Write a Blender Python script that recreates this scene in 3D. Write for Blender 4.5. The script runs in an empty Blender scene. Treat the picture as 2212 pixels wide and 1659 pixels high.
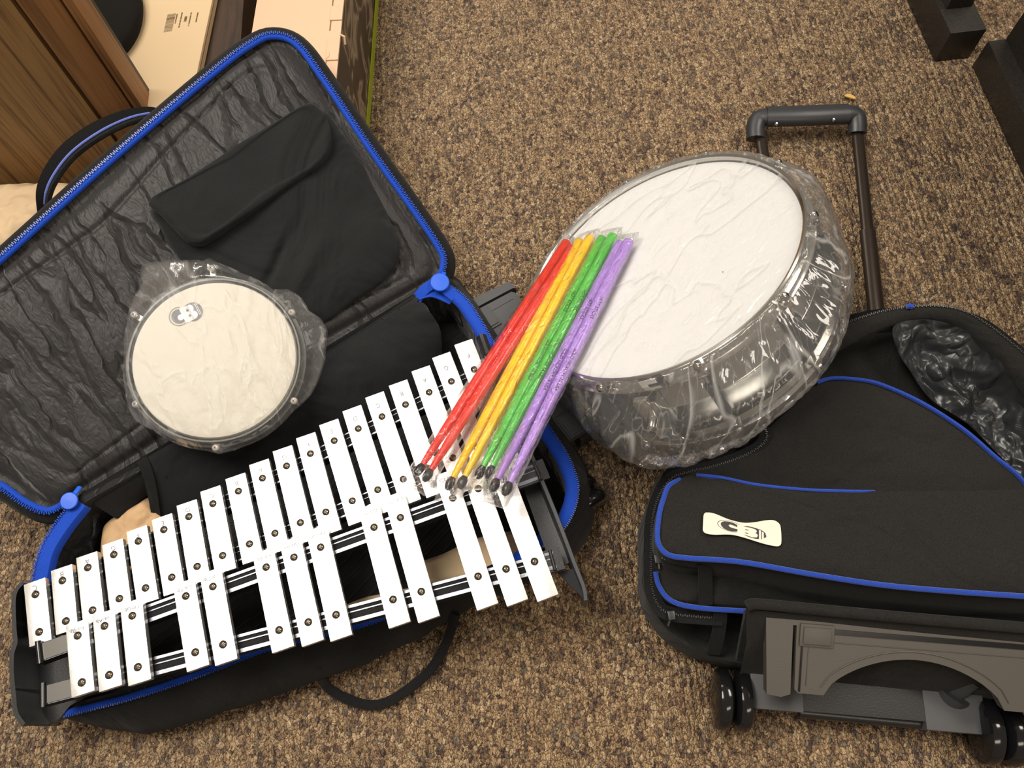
import bpy, bmesh, math, random
import numpy as np
from mathutils import Vector, Matrix, noise
random.seed(7)
S = bpy.context.scene
COL = S.collection
V = Vector
# ---------------------------------------------------------------- camera geometry
FPX, W, HH = 1670.0, 2212.0, 1659.0
NX, NY, CH = 1180.0, 1565.0, 1.05
_D = np.array([NX - W/2, -(NY - HH/2), -FPX]); _D /= np.linalg.norm(_D)
_Z = -_D; _f = np.array([0, 0, -1.0]); _Y = _f - _f.dot(_Z)*_Z; _Y /= np.linalg.norm(_Y)
_X = np.cross(_Y, _Z)
ROT = np.array([_X, _Y, _Z]); CAM = np.array([0, 0, CH])
def ray(px, py): return ROT @ np.array([(px - W/2)/FPX, -(py - HH/2)/FPX, -1.0])
def P(px, py, h=0.0):
    r = ray(px, py); return V(CAM + r*((h - CH)/r[2]))
def Pl(px, py, p0, n):
    r = ray(px, py); p0 = np.array(p0); n = np.array(n)
    return V(CAM + r*(np.dot(p0 - CAM, n)/np.dot(r, n)))
def PP(lst, h): return [P(x, y, h) for x, y in lst]
# ---------------------------------------------------------------- materials
def new_mat(name):
    m = bpy.data.materials.new(name); m.use_nodes = True
    nt = m.node_tree; nt.nodes.clear()
    out = nt.nodes.new('ShaderNodeOutputMaterial')
    return m, nt, out
def N(nt, t, **kw):
    n = nt.nodes.new(t)
    for k, v in kw.items():
        if k in n.inputs: n.inputs[k].default_value = v
        else: setattr(n, k, v)
    return n
def rgb(r, g, b): return (r, g, b, 1)
def srgb(r, g, b):
    def c(x):
        x /= 255.0
        return x/12.92 if x <= 0.04045 else ((x+0.055)/1.055)**2.4
    return (c(r), c(g), c(b), 1)
def ramp(nt, fac, stops, interp='LINEAR'):
    n = nt.nodes.new('ShaderNodeValToRGB'); n.color_ramp.interpolation = interp
    e = n.color_ramp.elements
    while len(e) < len(stops): e.new(0.5)
    for i, (p, c) in enumerate(stops): e[i].position = p; e[i].color = c
    nt.links.new(fac, n.inputs[0]); return n.outputs[0]
def math_(nt, op, a, b=None, c=None):
    n = nt.nodes.new('ShaderNodeMath'); n.operation = op
    for i, x in enumerate((a, b, c)):
        if x is None: continue
        if hasattr(x, 'links'): nt.links.new(x, n.inputs[i])
        else: n.inputs[i].default_value = x
    return n.outputs[0]
def coords(nt, kind='Object', scale=(1, 1, 1), rot=(0, 0, 0)):
    t = nt.nodes.new('ShaderNodeTexCoord'); m = nt.nodes.new('ShaderNodeMapping')
    m.inputs['Scale'].default_value = scale; m.inputs['Rotation'].default_value = rot
    nt.links.new(t.outputs[kind], m.inputs[0]); return m.outputs[0]
def noise_t(nt, vec, scale, detail=3, rough=0.5, dist=0.0):
    n = N(nt, 'ShaderNodeTexNoise', Scale=scale, Detail=detail, Roughness=rough, Distortion=dist)
    nt.links.new(vec, n.inputs['Vector']); return n.outputs[0]
def bump(nt, h, strength, dist, normal=None):
    b = N(nt, 'ShaderNodeBump', Strength=strength, Distance=dist)
    nt.links.new(h, b.inputs['Height'])
    if normal is not None: nt.links.new(normal, b.inputs['Normal'])
    return b.outputs[0]
def simple(name, col, rough=0.5, metal=0.0, spec=0.5, bscale=0, bdist=0.0005, bstr=0.5, sheen=0.0, var=0.0, coat=0.0, detail=3):
    m, nt, out = new_mat(name)
    b = N(nt, 'ShaderNodeBsdfPrincipled'); b.inputs['Base Color'].default_value = col
    b.inputs['Roughness'].default_value = rough; b.inputs['Metallic'].default_value = metal
    b.inputs['Specular IOR Level'].default_value = spec
    b.inputs['Sheen Weight'].default_value = sheen; b.inputs['Coat Weight'].default_value = coat
    nt.links.new(b.outputs[0], out.inputs[0])
    if bscale:
        h = noise_t(nt, coords(nt), bscale, detail)
        nt.links.new(bump(nt, h, bstr, bdist), b.inputs['Normal'])
        if var:
            dk = tuple(c*(1-var) for c in col[:3]) + (1,); lt = tuple(min(1, c*(1+var)) for c in col[:3]) + (1,)
            nt.links.new(ramp(nt, h, [(0.3, dk), (0.7, lt)]), b.inputs['Base Color'])
    return m
def fabric(name, col, period=900, rough=0.9, sheen=0.25, wr=0.0, var=0.35, wscale=9):
    m, nt, out = new_mat(name)
    b = N(nt, 'ShaderNodeBsdfPrincipled'); b.inputs['Roughness'].default_value = rough
    b.inputs['Specular IOR Level'].default_value = 0.25; b.inputs['Sheen Weight'].default_value = sheen
    b.inputs['Sheen Roughness'].default_value = 0.5
    c = coords(nt)
    h = noise_t(nt, c, period, 2)
    dk = tuple(x*(1-var) for x in col[:3]) + (1,); lt = tuple(x*(1+var) for x in col[:3]) + (1,)
    nt.links.new(ramp(nt, h, [(0.35, dk), (0.65, lt)]), b.inputs['Base Color'])
    nrm = bump(nt, h, 0.5, 0.0006)
    if wr:
        h2 = noise_t(nt, c, wscale, 3, 0.5, 1.5)
        nrm = bump(nt, h2, wr, 0.02, nrm)
    nt.links.new(nrm, b.inputs['Normal']); nt.links.new(b.outputs[0], out.inputs[0])
    return m
M = {}
M['black_fabric'] = fabric('black_canvas', rgb(0.0085, 0.0085, 0.009), wr=0.5, sheen=.05)
M['bag_fabric'] = fabric('black_bag_canvas', rgb(0.0135, 0.0132, 0.0122), wr=0.8, wscale=7, sheen=.06)
M['smooth_cloth'] = fabric('black_smooth_cloth', rgb(0.010, 0.011, 0.0118), sheen=.08, period=1500, wr=1.0, wscale=6)
M['hem'] = fabric('black_webbing', rgb(0.007, 0.007, 0.0075), sheen=.05, period=700, wr=0.1)
M['blue'] = fabric('blue_zipper_tape', srgb(14, 66, 178), period=900, rough=0.75, sheen=0.1, var=0.12)
M['blue_pipe'] = fabric('blue_piping', srgb(22, 62, 160), period=900, rough=0.7, sheen=0.3, var=0.2)
M['blue_plastic'] = simple('blue_plastic', srgb(30, 92, 215), 0.35)
M['black_plastic'] = simple('black_plastic', rgb(0.012, 0.012, 0.013), 0.32, bscale=500, bdist=0.0003, bstr=0.3)
M['black_gloss'] = simple('glossy_black_plastic', rgb(0.008, 0.008, 0.009), 0.12)
M['dark_plastic'] = simple('charcoal_plastic', rgb(0.03, 0.032, 0.036), 0.38, bscale=700, bdist=0.0004, bstr=0.35)
M['grey_plastic'] = simple('grey_plastic', srgb(74, 75, 78), 0.5, bscale=900, bdist=0.0004, bstr=0.3)
M['warm_grey_plastic'] = simple('warm_grey_plastic', srgb(78, 74, 69), 0.42, bscale=900, bdist=0.0004, bstr=0.3)
M['teeth_blue'] = simple('zipper_teeth_blue', srgb(34, 74, 170), 0.3)
M['teeth_black'] = simple('zipper_teeth_metal', rgb(0.045, 0.045, 0.045), 0.3, metal=0.3)
M['alu'] = None
M['screw'] = simple('screw_steel', rgb(0.32, 0.26, 0.17), 0.2, metal=1.0)
M['screw_ring'] = simple('screw_grommet', rgb(0.05, 0.045, 0.042), 0.45, metal=0.4)
M['steel'] = simple('bright_steel', rgb(0.62, 0.62, 0.62), 0.14, metal=1.0)
M['strip'] = simple('rail_strip', rgb(0.20, 0.21, 0.235), 0.26, metal=0.9, bscale=1500, bdist=0.0002)
M['rail'] = simple('rail_black', rgb(0.008, 0.008, 0.009), 0.7, spec=0.2)
M['railgrey'] = simple('rail_grey', rgb(0.12, 0.115, 0.105), 0.35, metal=0.7)
M['engrave'] = simple('engraved_mark', rgb(0.2, 0.2, 0.2), 0.7)
M['chrome'] = simple('chromed_steel', rgb(0.66, 0.65, 0.62), 0.16, metal=1.0)
M['shell'] = simple('drum_steel', rgb(0.42, 0.41, 0.38), 0.22, metal=1.0)
M['pearl'] = simple('screw_head_nickel', rgb(0.75, 0.72, 0.66), 0.3, metal=0.55)
M['head'] = simple('drum_head', rgb(0.69, 0.685, 0.68), 0.6, spec=0.25, bscale=60, bdist=0.0003)
M['cream'] = simple('pad_head', rgb(0.50, 0.47, 0.40), 0.8, spec=0.05, bscale=60, bdist=0.0003)
M['lug'] = simple('lug_dark', rgb(0.02, 0.022, 0.026), 0.35)
M['label_dark'] = simple('print_dark', rgb(0.018, 0.016, 0.018), 0.5)
M['print_grey'] = simple('print_grey', srgb(46, 43, 46), 0.5)
M['sticker'] = simple('sticker_cream', srgb(228, 216, 200), 0.45)
M['print_green'] = simple('print_stick', rgb(0.01, 0.03, 0.01), 0.6)
M['tan_text'] = simple('print_on_box', srgb(120, 98, 66), 0.7)
M['white_print'] = simple('print_white', rgb(0.8, 0.78, 0.74), 0.5)
def stick_mat(name, c): return simple(name, c, 0.32, coat=0.3, bscale=120, bdist=0.0001)
M['red'] = stick_mat('red_lacquer', srgb(222, 44, 22)); M['yellow'] = stick_mat('yellow_lacquer', srgb(244, 200, 18))
M['green'] = stick_mat('green_lacquer', srgb(84, 188, 72)); M['purple'] = stick_mat('purple_lacquer', srgb(176, 138, 218))
M['tip'] = simple('black_tip', rgb(0.02, 0.018, 0.018), 0.3)
# brushed anodised aluminium bars
m, nt, out = new_mat('anodised_aluminium'); b = N(nt, 'ShaderNodeBsdfPrincipled')
b.inputs['Base Color'].default_value = rgb(0.90, 0.895, 0.88); b.inputs['Metallic'].default_value = 0.82
b.inputs['Roughness'].default_value = 0.27
h = noise_t(nt, coords(nt), 1500, 3)
nt.links.new(bump(nt, h, 0.5, 0.00025), b.inputs['Normal']); nt.links.new(b.outputs[0], out.inputs[0]); M['alu'] = m
# quilted crinkled nylon (uses UV in metres)
def quilt(name, col, su=38, sv=7, st=1.0, rough=0.42):
    m, nt, out = new_mat(name); b = N(nt, 'ShaderNodeBsdfPrincipled')
    b.inputs['Base Color'].default_value = col; b.inputs['Roughness'].default_value = rough
    b.inputs['Specular IOR Level'].default_value = 0.35; b.inputs['Sheen Weight'].default_value = 0.15
    c = coords(nt, 'UV')
    # warp
    w = N(nt, 'ShaderNodeTexNoise', Scale=14.0, Detail=3.0); nt.links.new(c, w.inputs['Vector'])
    sub = nt.nodes.new('ShaderNodeVectorMath'); sub.operation = 'SUBTRACT'; nt.links.new(w.outputs['Color'], sub.inputs[0]); sub.inputs[1].default_value = (0.5, 0.5, 0.5)
    sc = nt.nodes.new('ShaderNodeVectorMath'); sc.operation = 'SCALE'; nt.links.new(sub.outputs[0], sc.inputs[0]); sc.inputs['Scale'].default_value = 0.035
    ad = nt.nodes.new('ShaderNodeVectorMath'); ad.operation = 'ADD'; nt.links.new(c, ad.inputs[0]); nt.links.new(sc.outputs[0], ad.inputs[1])
    mp = nt.nodes.new('ShaderNodeMapping'); mp.inputs['Scale'].default_value = (su, sv, 1); mp.inputs['Rotation'].default_value = (0, 0, 0.12); nt.links.new(ad.outputs[0], mp.inputs[0])
    n1 = noise_t(nt, mp.outputs[0], 1.0, 1.5, 0.4)
    r = math_(nt, 'ABSOLUTE', math_(nt, 'SUBTRACT', n1, 0.5))
    crease = math_(nt, 'MINIMUM', math_(nt, 'MULTIPLY', r, 20.0), 1.0)          # 0 in the crease
    mp2 = nt.nodes.new('ShaderNodeMapping'); mp2.inputs['Scale'].default_value = (su*2.6, sv*4.5, 1); nt.links.new(ad.outputs[0], mp2.inputs[0])
    n2 = noise_t(nt, mp2.outputs[0], 1.0, 3, 0.6)
    r2 = math_(nt, 'MINIMUM', math_(nt, 'MULTIPLY', math_(nt, 'ABSOLUTE', math_(nt, 'SUBTRACT', n2, 0.5)), 7.0), 1.0)
    hsum = math_(nt, 'ADD', math_(nt, 'MULTIPLY', crease, 0.8), math_(nt, 'MULTIPLY', r2, 0.13))
    nt.links.new(bump(nt, hsum, st, 0.006), b.inputs['Normal']); nt.links.new(b.outputs[0], out.inputs[0]); return m
M['quilt'] = quilt('quilted_nylon', rgb(0.0165, 0.0152, 0.0148), 25, 5, 0.9, 0.52)
M['lining'] = quilt('nylon_lining', rgb(0.007, 0.007, 0.0075), 26, 9, 0.7, 0.8)
M['nylon'] = None
m, nt, out = new_mat('glossy_black_nylon'); b = N(nt, 'ShaderNodeBsdfPrincipled')
b.inputs['Base Color'].default_value = rgb(0.02, 0.022, 0.024); b.inputs['Roughness'].default_value = 0.3
c = coords(nt); h = noise_t(nt, c, 13, 2, 0.45, 1.0)
h = math_(nt, 'ABSOLUTE', math_(nt, 'SUBTRACT', h, 0.5))
nt.links.new(bump(nt, h, 0.9, 0.03), b.inputs['Normal']); nt.links.new(b.outputs[0], out.inputs[0]); M['nylon'] = m
# plastic film: thin, see-through, with fresnel sheen and a little haze
def film(name, haze, rough, scl, bd, bst, kind='UV', crease=2.2, cw=22.0, boost=1.0):
    m, nt, out = new_mat(name)
    c = coords(nt, kind, scl)
    h = noise_t(nt, c, 1.0, 2.5, 0.45, 0.8)
    hr = math_(nt, 'ABSOLUTE', math_(nt, 'SUBTRACT', h, 0.5))
    fine = noise_t(nt, c, 3.1, 2, 0.5, 1.5); fr_ = math_(nt, 'ABSOLUTE', math_(nt, 'SUBTRACT', fine, 0.5))
    hs = math_(nt, 'ADD', hr, math_(nt, 'MULTIPLY', fr_, 0.22))
    nrm = bump(nt, hs, bst, bd)
    tr = N(nt, 'ShaderNodeBsdfTransparent')
    gl = N(nt, 'ShaderNodeBsdfGlossy', Roughness=rough); gl.inputs[0].default_value = (1, 1, 1, 1); nt.links.new(nrm, gl.inputs['Normal'])
    df = N(nt, 'ShaderNodeBsdfDiffuse'); df.inputs[0].default_value = (0.85, 0.85, 0.84, 1); nt.links.new(nrm, df.inputs['Normal'])
    tl = N(nt, 'ShaderNodeBsdfTranslucent'); tl.inputs[0].default_value = (0.85, 0.85, 0.84, 1)
    dm = N(nt, 'ShaderNodeMixShader', Fac=0.4); nt.links.new(df.outputs[0], dm.inputs[1]); nt.links.new(tl.outputs[0], dm.inputs[2])
    cr = math_(nt, 'SUBTRACT', 1.0, math_(nt, 'MINIMUM', math_(nt, 'MULTIPLY', hr, cw), 1.0))
    cr2 = math_(nt, 'SUBTRACT', 1.0, math_(nt, 'MINIMUM', math_(nt, 'MULTIPLY', fr_, cw*1.6), 1.0))
    hz = math_(nt, 'ADD', math_(nt, 'ADD', math_(nt, 'MULTIPLY', cr, haze*crease), math_(nt, 'MULTIPLY', cr2, haze*crease*.5)), haze)
    m1 = N(nt, 'ShaderNodeMixShader'); nt.links.new(hz, m1.inputs[0]); nt.links.new(tr.outputs[0], m1.inputs[1]); nt.links.new(dm.outputs[0], m1.inputs[2])
    fr = N(nt, 'ShaderNodeFresnel', IOR=1.5); nt.links.new(nrm, fr.inputs['Normal'])
    ff = math_(nt, 'MINIMUM', math_(nt, 'MULTIPLY', fr.outputs[0], boost), 0.6)
    m2 = N(nt, 'ShaderNodeMixShader'); nt.links.new(ff, m2.inputs[0]); nt.links.new(m1.outputs[0], m2.inputs[1]); nt.links.new(gl.outputs[0], m2.inputs[2])
    nt.links.new(m2.outputs[0], out.inputs[0]); return m
M['bag_film'] = film('frosted_plastic_film', 0.10, 0.09, (15, 6, 1), 0.012, 0.65, crease=3.6, cw=42.0)
M['pad_film'] = film('thin_plastic_film', 0.075, 0.16, (30, 13, 1), 0.006, 0.5, crease=2.4, cw=34.0, boost=.22)
M['sleeve_film'] = film('clear_cellophane', 0.004, 0.03, (70, 40, 1), 0.013, 1.0, crease=9.0, cw=60.0, boost=1.3)
# wood
def wood(name, c1, c2, c3, scale=(110, 110, 3.5), rot=(0, 0, 0), rough=0.45):
    m, nt, out = new_mat(name); b = N(nt, 'ShaderNodeBsdfPrincipled'); b.inputs['Roughness'].default_value = rough
    c = coords(nt, 'Object', scale, rot)
    n1 = noise_t(nt, c, 1.0, 5, 0.62, 0.35)
    c2_ = coords(nt, 'Object', tuple(s*3.5 if s > 20 else s*1.2 for s in scale), rot); n2 = noise_t(nt, c2_, 1.0, 3)
    s = math_(nt, 'ADD', math_(nt, 'MULTIPLY', n1, 0.75), math_(nt, 'MULTIPLY', n2, 0.25))
    nt.links.new(ramp(nt, s, [(0.36, c1), (0.47, c2), (0.55, c3), (0.66, c2)]), b.inputs['Base Color'])
    nt.links.new(bump(nt, s, 0.2, 0.001), b.inputs['Normal']); nt.links.new(b.outputs[0], out.inputs[0]); return m
M['oak'] = wood('oak_veneer', srgb(86, 62, 36), srgb(134, 100, 60), srgb(152, 118, 74))
M['stile'] = wood('stained_oak', srgb(98, 64, 34), srgb(136, 94, 54), srgb(152, 108, 66), (55, 55, 2.5))
M['dark_wood'] = wood('dark_wood', srgb(38, 25, 14), srgb(50, 34, 20), srgb(62, 42, 25), (60, 8, 60), rough=.7)
M['black_wood'] = simple('black_painted_wood', rgb(0.022, 0.019, 0.016), 0.38, bscale=300, bdist=0.0005, bstr=0.3, var=0.3)
M['kraft'] = simple('kraft_paper', srgb(192, 158, 118), 0.75, bscale=28, bdist=0.01, bstr=0.5, var=0.05)
M['tan_paper'] = simple('tan_paper', srgb(208, 182, 146), 0.75, bscale=22, bdist=0.012, bstr=0.6, var=0.04)
M['box_white'] = simple('white_cardboard', srgb(206, 180, 142), 0.5, bscale=15, bdist=0.001)
M['box_cream'] = simple('cream_cardboard', srgb(208, 174, 144), 0.6, bscale=15, bdist=0.001)
M['lime'] = simple('lime_print', srgb(150, 160, 30), 0.5)
M['suede'] = fabric('black_suede', rgb(0.004, 0.0035, 0.0025), wr=0.1, sheen=.0)
M['leaf'] = simple('yellow_scrap', srgb(214, 170, 92), 0.7)
m, nt, out = new_mat('printed_box_side'); b = N(nt, 'ShaderNodeBsdfPrincipled'); b.inputs['Roughness'].default_value = 0.35
n1 = noise_t(nt, coords(nt, 'Object', (1, 1.0, 1.6)), 11, 1, 0.5, 1.0)
nt.links.new(ramp(nt, n1, [(0.30, srgb(28, 22, 16)), (0.5, srgb(60, 48, 36)), (0.56, srgb(150, 132, 110)), (0.62, srgb(70, 58, 46)), (0.75, srgb(34, 26, 20))]), b.inputs['Base Color'])
nt.links.new(b.outputs[0], out.inputs[0]); M['box_print'] = m
# carpet
m, nt, out = new_mat('loop_pile_carpet'); b = N(nt, 'ShaderNodeBsdfPrincipled'); b.inputs['Roughness'].default_value = 0.95
b.inputs['Specular IOR Level'].default_value = 0.1; b.inputs['Sheen Weight'].default_value = 0.1
def layer(scale, wsc, wamt, stops, yst=0.62):
    c = coords(nt, 'Object', (1, yst, 1), (0, 0, 0.02))
    wn = N(nt, 'ShaderNodeTexNoise', Scale=wsc, Detail=2.0); nt.links.new(c, wn.inputs['Vector'])
    sub = nt.nodes.new('ShaderNodeVectorMath'); sub.operation = 'SUBTRACT'; nt.links.new(wn.outputs['Color'], sub.inputs[0]); sub.inputs[1].default_value = (0.5, 0.5, 0.5)
    sc = nt.nodes.new('ShaderNodeVectorMath'); sc.operation = 'SCALE'; nt.links.new(sub.outputs[0], sc.inputs[0]); sc.inputs['Scale'].default_value = wamt
    ad = nt.nodes.new('ShaderNodeVectorMath'); ad.operation = 'ADD'; nt.links.new(c, ad.inputs[0]); nt.links.new(sc.outputs[0], ad.inputs[1])
    vo = N(nt, 'ShaderNodeTexVoronoi', Scale=scale); vo.voronoi_dimensions = '2D'; nt.links.new(ad.outputs[0], vo.inputs['Vector'])
    sep = nt.nodes.new('ShaderNodeSeparateColor'); nt.links.new(vo.outputs['Color'], sep.inputs[0])
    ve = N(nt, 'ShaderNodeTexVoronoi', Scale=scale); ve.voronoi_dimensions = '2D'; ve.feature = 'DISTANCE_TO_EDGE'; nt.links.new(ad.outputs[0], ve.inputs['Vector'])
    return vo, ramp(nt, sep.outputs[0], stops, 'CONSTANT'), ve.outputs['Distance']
vo, yarn1, _s = layer(205, 230, 0.010, [(0.0, srgb(84, 64, 66)), (0.09, srgb(112, 88, 78)), (0.17, srgb(126, 118, 108)), (0.23, srgb(160, 132, 104)), (0.42, srgb(194, 162, 124)), (0.68, srgb(210, 180, 140)), (0.9, srgb(224, 198, 160))], 0.72)
vo2, yarn2, _s2 = layer(520, 300, 0.006, [(0.0, srgb(74, 56, 46)), (0.16, srgb(122, 98, 74)), (0.36, srgb(170, 142, 104)), (0.62, srgb(196, 168, 128)), (0.88, srgb(222, 198, 158))], 0.5)
ym = nt.nodes.new('ShaderNodeMix'); ym.data_type = 'RGBA'; ym.inputs['Factor'].default_value = 0.32
nt.links.new(yarn1, ym.inputs['A']); nt.links.new(yarn2, ym.inputs['B']); 
gm = nt.nodes.new('ShaderNodeMix'); gm.data_type = 'RGBA'; gm.blend_type = 'MULTIPLY'; gm.inputs['Factor'].default_value = 1.0
nt.links.new(ym.outputs['Result'], gm.inputs['A']); nt.links.new(ramp(nt, _s, [(0.0, rgb(0.20, 0.15, 0.13)), (0.05, rgb(0.36, 0.30, 0.26)), (0.13, rgb(1, 1, 1))]), gm.inputs['B']); yarn = gm.outputs['Result']  # gaps between loops: crevice shade painted into the colour as dark backing
patch = noise_t(nt, coords(nt, 'Object', (1, 0.18, 1)), 105, 3, 0.6)
mx = nt.nodes.new('ShaderNodeMix'); mx.data_type = 'RGBA'; mx.blend_type = 'MULTIPLY'; mx.inputs['Factor'].default_value = 1.0
nt.links.new(yarn, mx.inputs['A']); nt.links.new(ramp(nt, patch, [(0.34, rgb(0.66, 0.62, 0.60)), (0.52, rgb(1.06, 1.05, 1.02))]), mx.inputs['B'])
stain = None
geo = nt.nodes.new('ShaderNodeNewGeometry')
for (sx, sy, sr) in [(2015, 425, .012), (2032, 452, .010), (2062, 492, .011), (2085, 510, .008), (2100, 530, .008), (2125, 560, .014), (2172, 603, .012), (1945, 305, .010), (1975, 352, .010), (2205, 640, .012), (2150, 590, .007)]:
    q = P(sx, sy, 0)
    dv = nt.nodes.new('ShaderNodeVectorMath'); dv.operation = 'DISTANCE'; nt.links.new(geo.outputs['Position'], dv.inputs[0]); dv.inputs[1].default_value = q
    d = math_(nt, 'DIVIDE', dv.outputs['Value'], sr)
    stain = d if stain is None else math_(nt, 'MINIMUM', stain, d)
sn = noise_t(nt, coords(nt), 220, 2)
stain = math_(nt, 'ADD', stain, math_(nt, 'MULTIPLY', math_(nt, 'SUBTRACT', sn, 0.5), 1.6))
mx2 = nt.nodes.new('ShaderNodeMix'); mx2.data_type = 'RGBA'; mx2.blend_type = 'MULTIPLY'; mx2.inputs['Factor'].default_value = 1.0
nt.links.new(mx.outputs['Result'], mx2.inputs['A']); nt.links.new(ramp(nt, stain, [(0.6, rgb(0.36, 0.33, 0.36)), (1.0, rgb(1, 1, 1))]), mx2.inputs['B'])
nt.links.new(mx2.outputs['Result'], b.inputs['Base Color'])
dome = math_(nt, 'SUBTRACT', 1.6, math_(nt, 'ADD', math_(nt, 'MULTIPLY', vo.outputs['Distance'], 1.25), math_(nt, 'MULTIPLY', vo2.outputs['Distance'], 0.7)))
wv = N(nt, 'ShaderNodeTexWave', Scale=30.0, Distortion=1.3, Detail=2.0); wv.inputs['Detail Scale'].default_value = 3.0; wv.bands_direction = 'X'
nt.links.new(coords(nt, 'Object', (1, 0.22, 1), (0, 0, 0.02)), wv.inputs['Vector'])
lown = noise_t(nt, coords(nt), 110, 2)
hh = math_(nt, 'ADD', math_(nt, 'MULTIPLY', dome, 0.75), math_(nt, 'ADD', math_(nt, 'MULTIPLY', wv.outputs['Fac'], 0.75), math_(nt, 'MULTIPLY', lown, 0.5)))
nt.links.new(bump(nt, hh, 1.0, 0.0065), b.inputs['Normal']); nt.links.new(b.outputs[0], out.inputs[0]); M['carpet'] = m
# ---------------------------------------------------------------- geometry helpers
def catmull(pts, n, closed=False):
    pts = [V(p) for p in pts]; m_ = len(pts); dense = []
    rng = m_ if closed else m_-1
    for i in range(rng):
        if closed: a, b_, c_, d_ = pts[(i-1) % m_], pts[i], pts[(i+1) % m_], pts[(i+2) % m_]
        else: a, b_, c_, d_ = pts[max(i-1, 0)], pts[i], pts[i+1], pts[min(i+2, m_-1)]
        for k in range(12):
            t = k/12.0
            dense.append(0.5*((2*b_) + (c_-a)*t + (2*a-5*b_+4*c_-d_)*t*t + (3*b_-a-3*c_+d_)*t**3))
    if not closed: dense.append(pts[-1])
    return resample(dense, n, closed)
def resample(d, n, closed=False):
    d = [V(p) for p in d]
    if closed: d = d + [d[0]]
    L = [0.0]
    for i in range(1, len(d)): L.append(L[-1] + (d[i]-d[i-1]).length)
    out = []; j = 0; T = L[-1]; cnt = n if closed else n-1
    for k in range(n):
        s = T*k/cnt
        while j < len(L)-2 and L[j+1] < s: j += 1
        q = (s-L[j])/max(L[j+1]-L[j], 1e-9); out.append(d[j].lerp(d[j+1], min(max(q, 0), 1)))
    return out
class MB:
    def __init__(s): s.v = []; s.f = []; s.m = []; s.uv = None
    def add(s, v, f, mi=0):
        o = len(s.v); s.v += [V(p) for p in v]; s.f += [tuple(i+o for i in q) for q in f]; s.m += [mi]*len(f); return s
    def box(s, c, ax, ay, az, hx, hy, hz, mi=0, bev=0.0):
        c = V(c); ax, ay, az = V(ax).normalized(), V(ay).normalized(), V(az).normalized()
        if bev > 0:
            bm = bmesh.new(); bmesh.ops.create_cube(bm, size=2)
            for q in bm.verts: q.co = V((q.co.x*hx, q.co.y*hy, q.co.z*hz))
            bmesh.ops.bevel(bm, geom=list(bm.edges), offset=bev, segments=2, profile=0.7, affect='EDGES')
            bm.verts.index_update()
            vs = [c + ax*q.co.x + ay*q.co.y + az*q.co.z for q in bm.verts]; fs = [tuple(x.index for x in f_.verts) for f_ in bm.faces]; bm.free()
            if ax.cross(ay).dot(az) < 0: fs = [q[::-1] for q in fs]
            return s.add(vs, fs, mi)
        vs = [c + ax*x*hx + ay*y*hy + az*z*hz for x in (-1, 1) for y in (-1, 1) for z in (-1, 1)]
        fs = [(0, 1, 3, 2), (4, 6, 7, 5), (0, 4, 5, 1), (2, 3, 7, 6), (0, 2, 6, 4), (1, 5, 7, 3)]
        if ax.cross(ay).dot(az) < 0: fs = [q[::-1] for q in fs]
        return s.add(vs, fs, mi)
    def loft(s, loops, closed=True, cap0=False, cap1=False, mi=0, flip=False):
        n = len(loops[0]); vs = [p for L in loops for p in L]; fs = []
        for i in range(len(loops)-1):
            for j in range(n if closed else n-1):
                k = (j+1) % n; q = (i*n+j, i*n+k, (i+1)*n+k, (i+1)*n+j); fs.append(q[::-1] if flip else q)
        if cap0: fs.append(tuple(range(n))[::-1] if not flip else tuple(range(n)))
        if cap1:
            q = tuple((len(loops)-1)*n+j for j in range(n)); fs.append(q if not flip else q[::-1])
        return s.add(vs, fs, mi)
    def sweep(s, path, sec, up=(0, 0, 1), mi=0, caps=True, closed=False, scale=None):
        path = [V(p) for p in path]; n = len(path); loops = []
        for i, p in enumerate(path):
            if closed: t = path[(i+1) % n]-path[i-1]
            else: t = path[min(i+1, n-1)]-path[max(i-1, 0)]
            t.normalize(); u_ = up(i) if callable(up) else V(up)
            side = t.cross(u_)
            if side.length < 1e-6: side = t.orthogonal()
            side.normalize(); u2 = side.cross(t); k = scale[i] if scale else 1.0
            loops.append([p + side*a*k + u2*b_*k for a, b_ in sec])
        if closed: loops.append(loops[0])
        return s.loft(loops, True, caps and not closed, caps and not closed, mi)
    def tube(s, path, r, seg=10, up=(0, 0, 1), mi=0, scale=None, flat=1.0, closed=False):
        sec = [(r*math.cos(2*math.pi*k/seg), r*flat*math.sin(2*math.pi*k/seg)) for k in range(seg)]
        return s.sweep(path, sec, up, mi, True, closed, scale)
    def lathe(s, c, ax, prof, seg=24, mi=0, a0=None):
        ax = V(ax).normalized(); a = V(a0).normalized() if a0 else ax.orthogonal().normalized(); b_ = ax.cross(a)
        loops = [[V(c) + ax*z + (a*math.cos(2*math.pi*k/seg) + b_*math.sin(2*math.pi*k/seg))*max(r, 1e-5) for k in range(seg)] for r, z in prof]
        return s.loft(loops, True, False, False, mi)
    def poly(s, pts, n=(0, 0, 1), thick=0.001, mi=0):
        n = V(n).normalized(); k = len(pts); top = [V(p) for p in pts]; bot = [p - n*thick for p in top]
        # orientation
        ar = V((0, 0, 0))
        for i in range(k): ar += top[i].cross(top[(i+1) % k])
        if ar.dot(n) < 0: top.reverse(); bot.reverse()
        fs = [tuple(range(k)), tuple(range(k, 2*k))[::-1]] + [(i, k+i, k+(i+1) % k, (i+1) % k) for i in range(k)]
        return s.add(top+bot, fs, mi)
WL = {}
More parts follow.
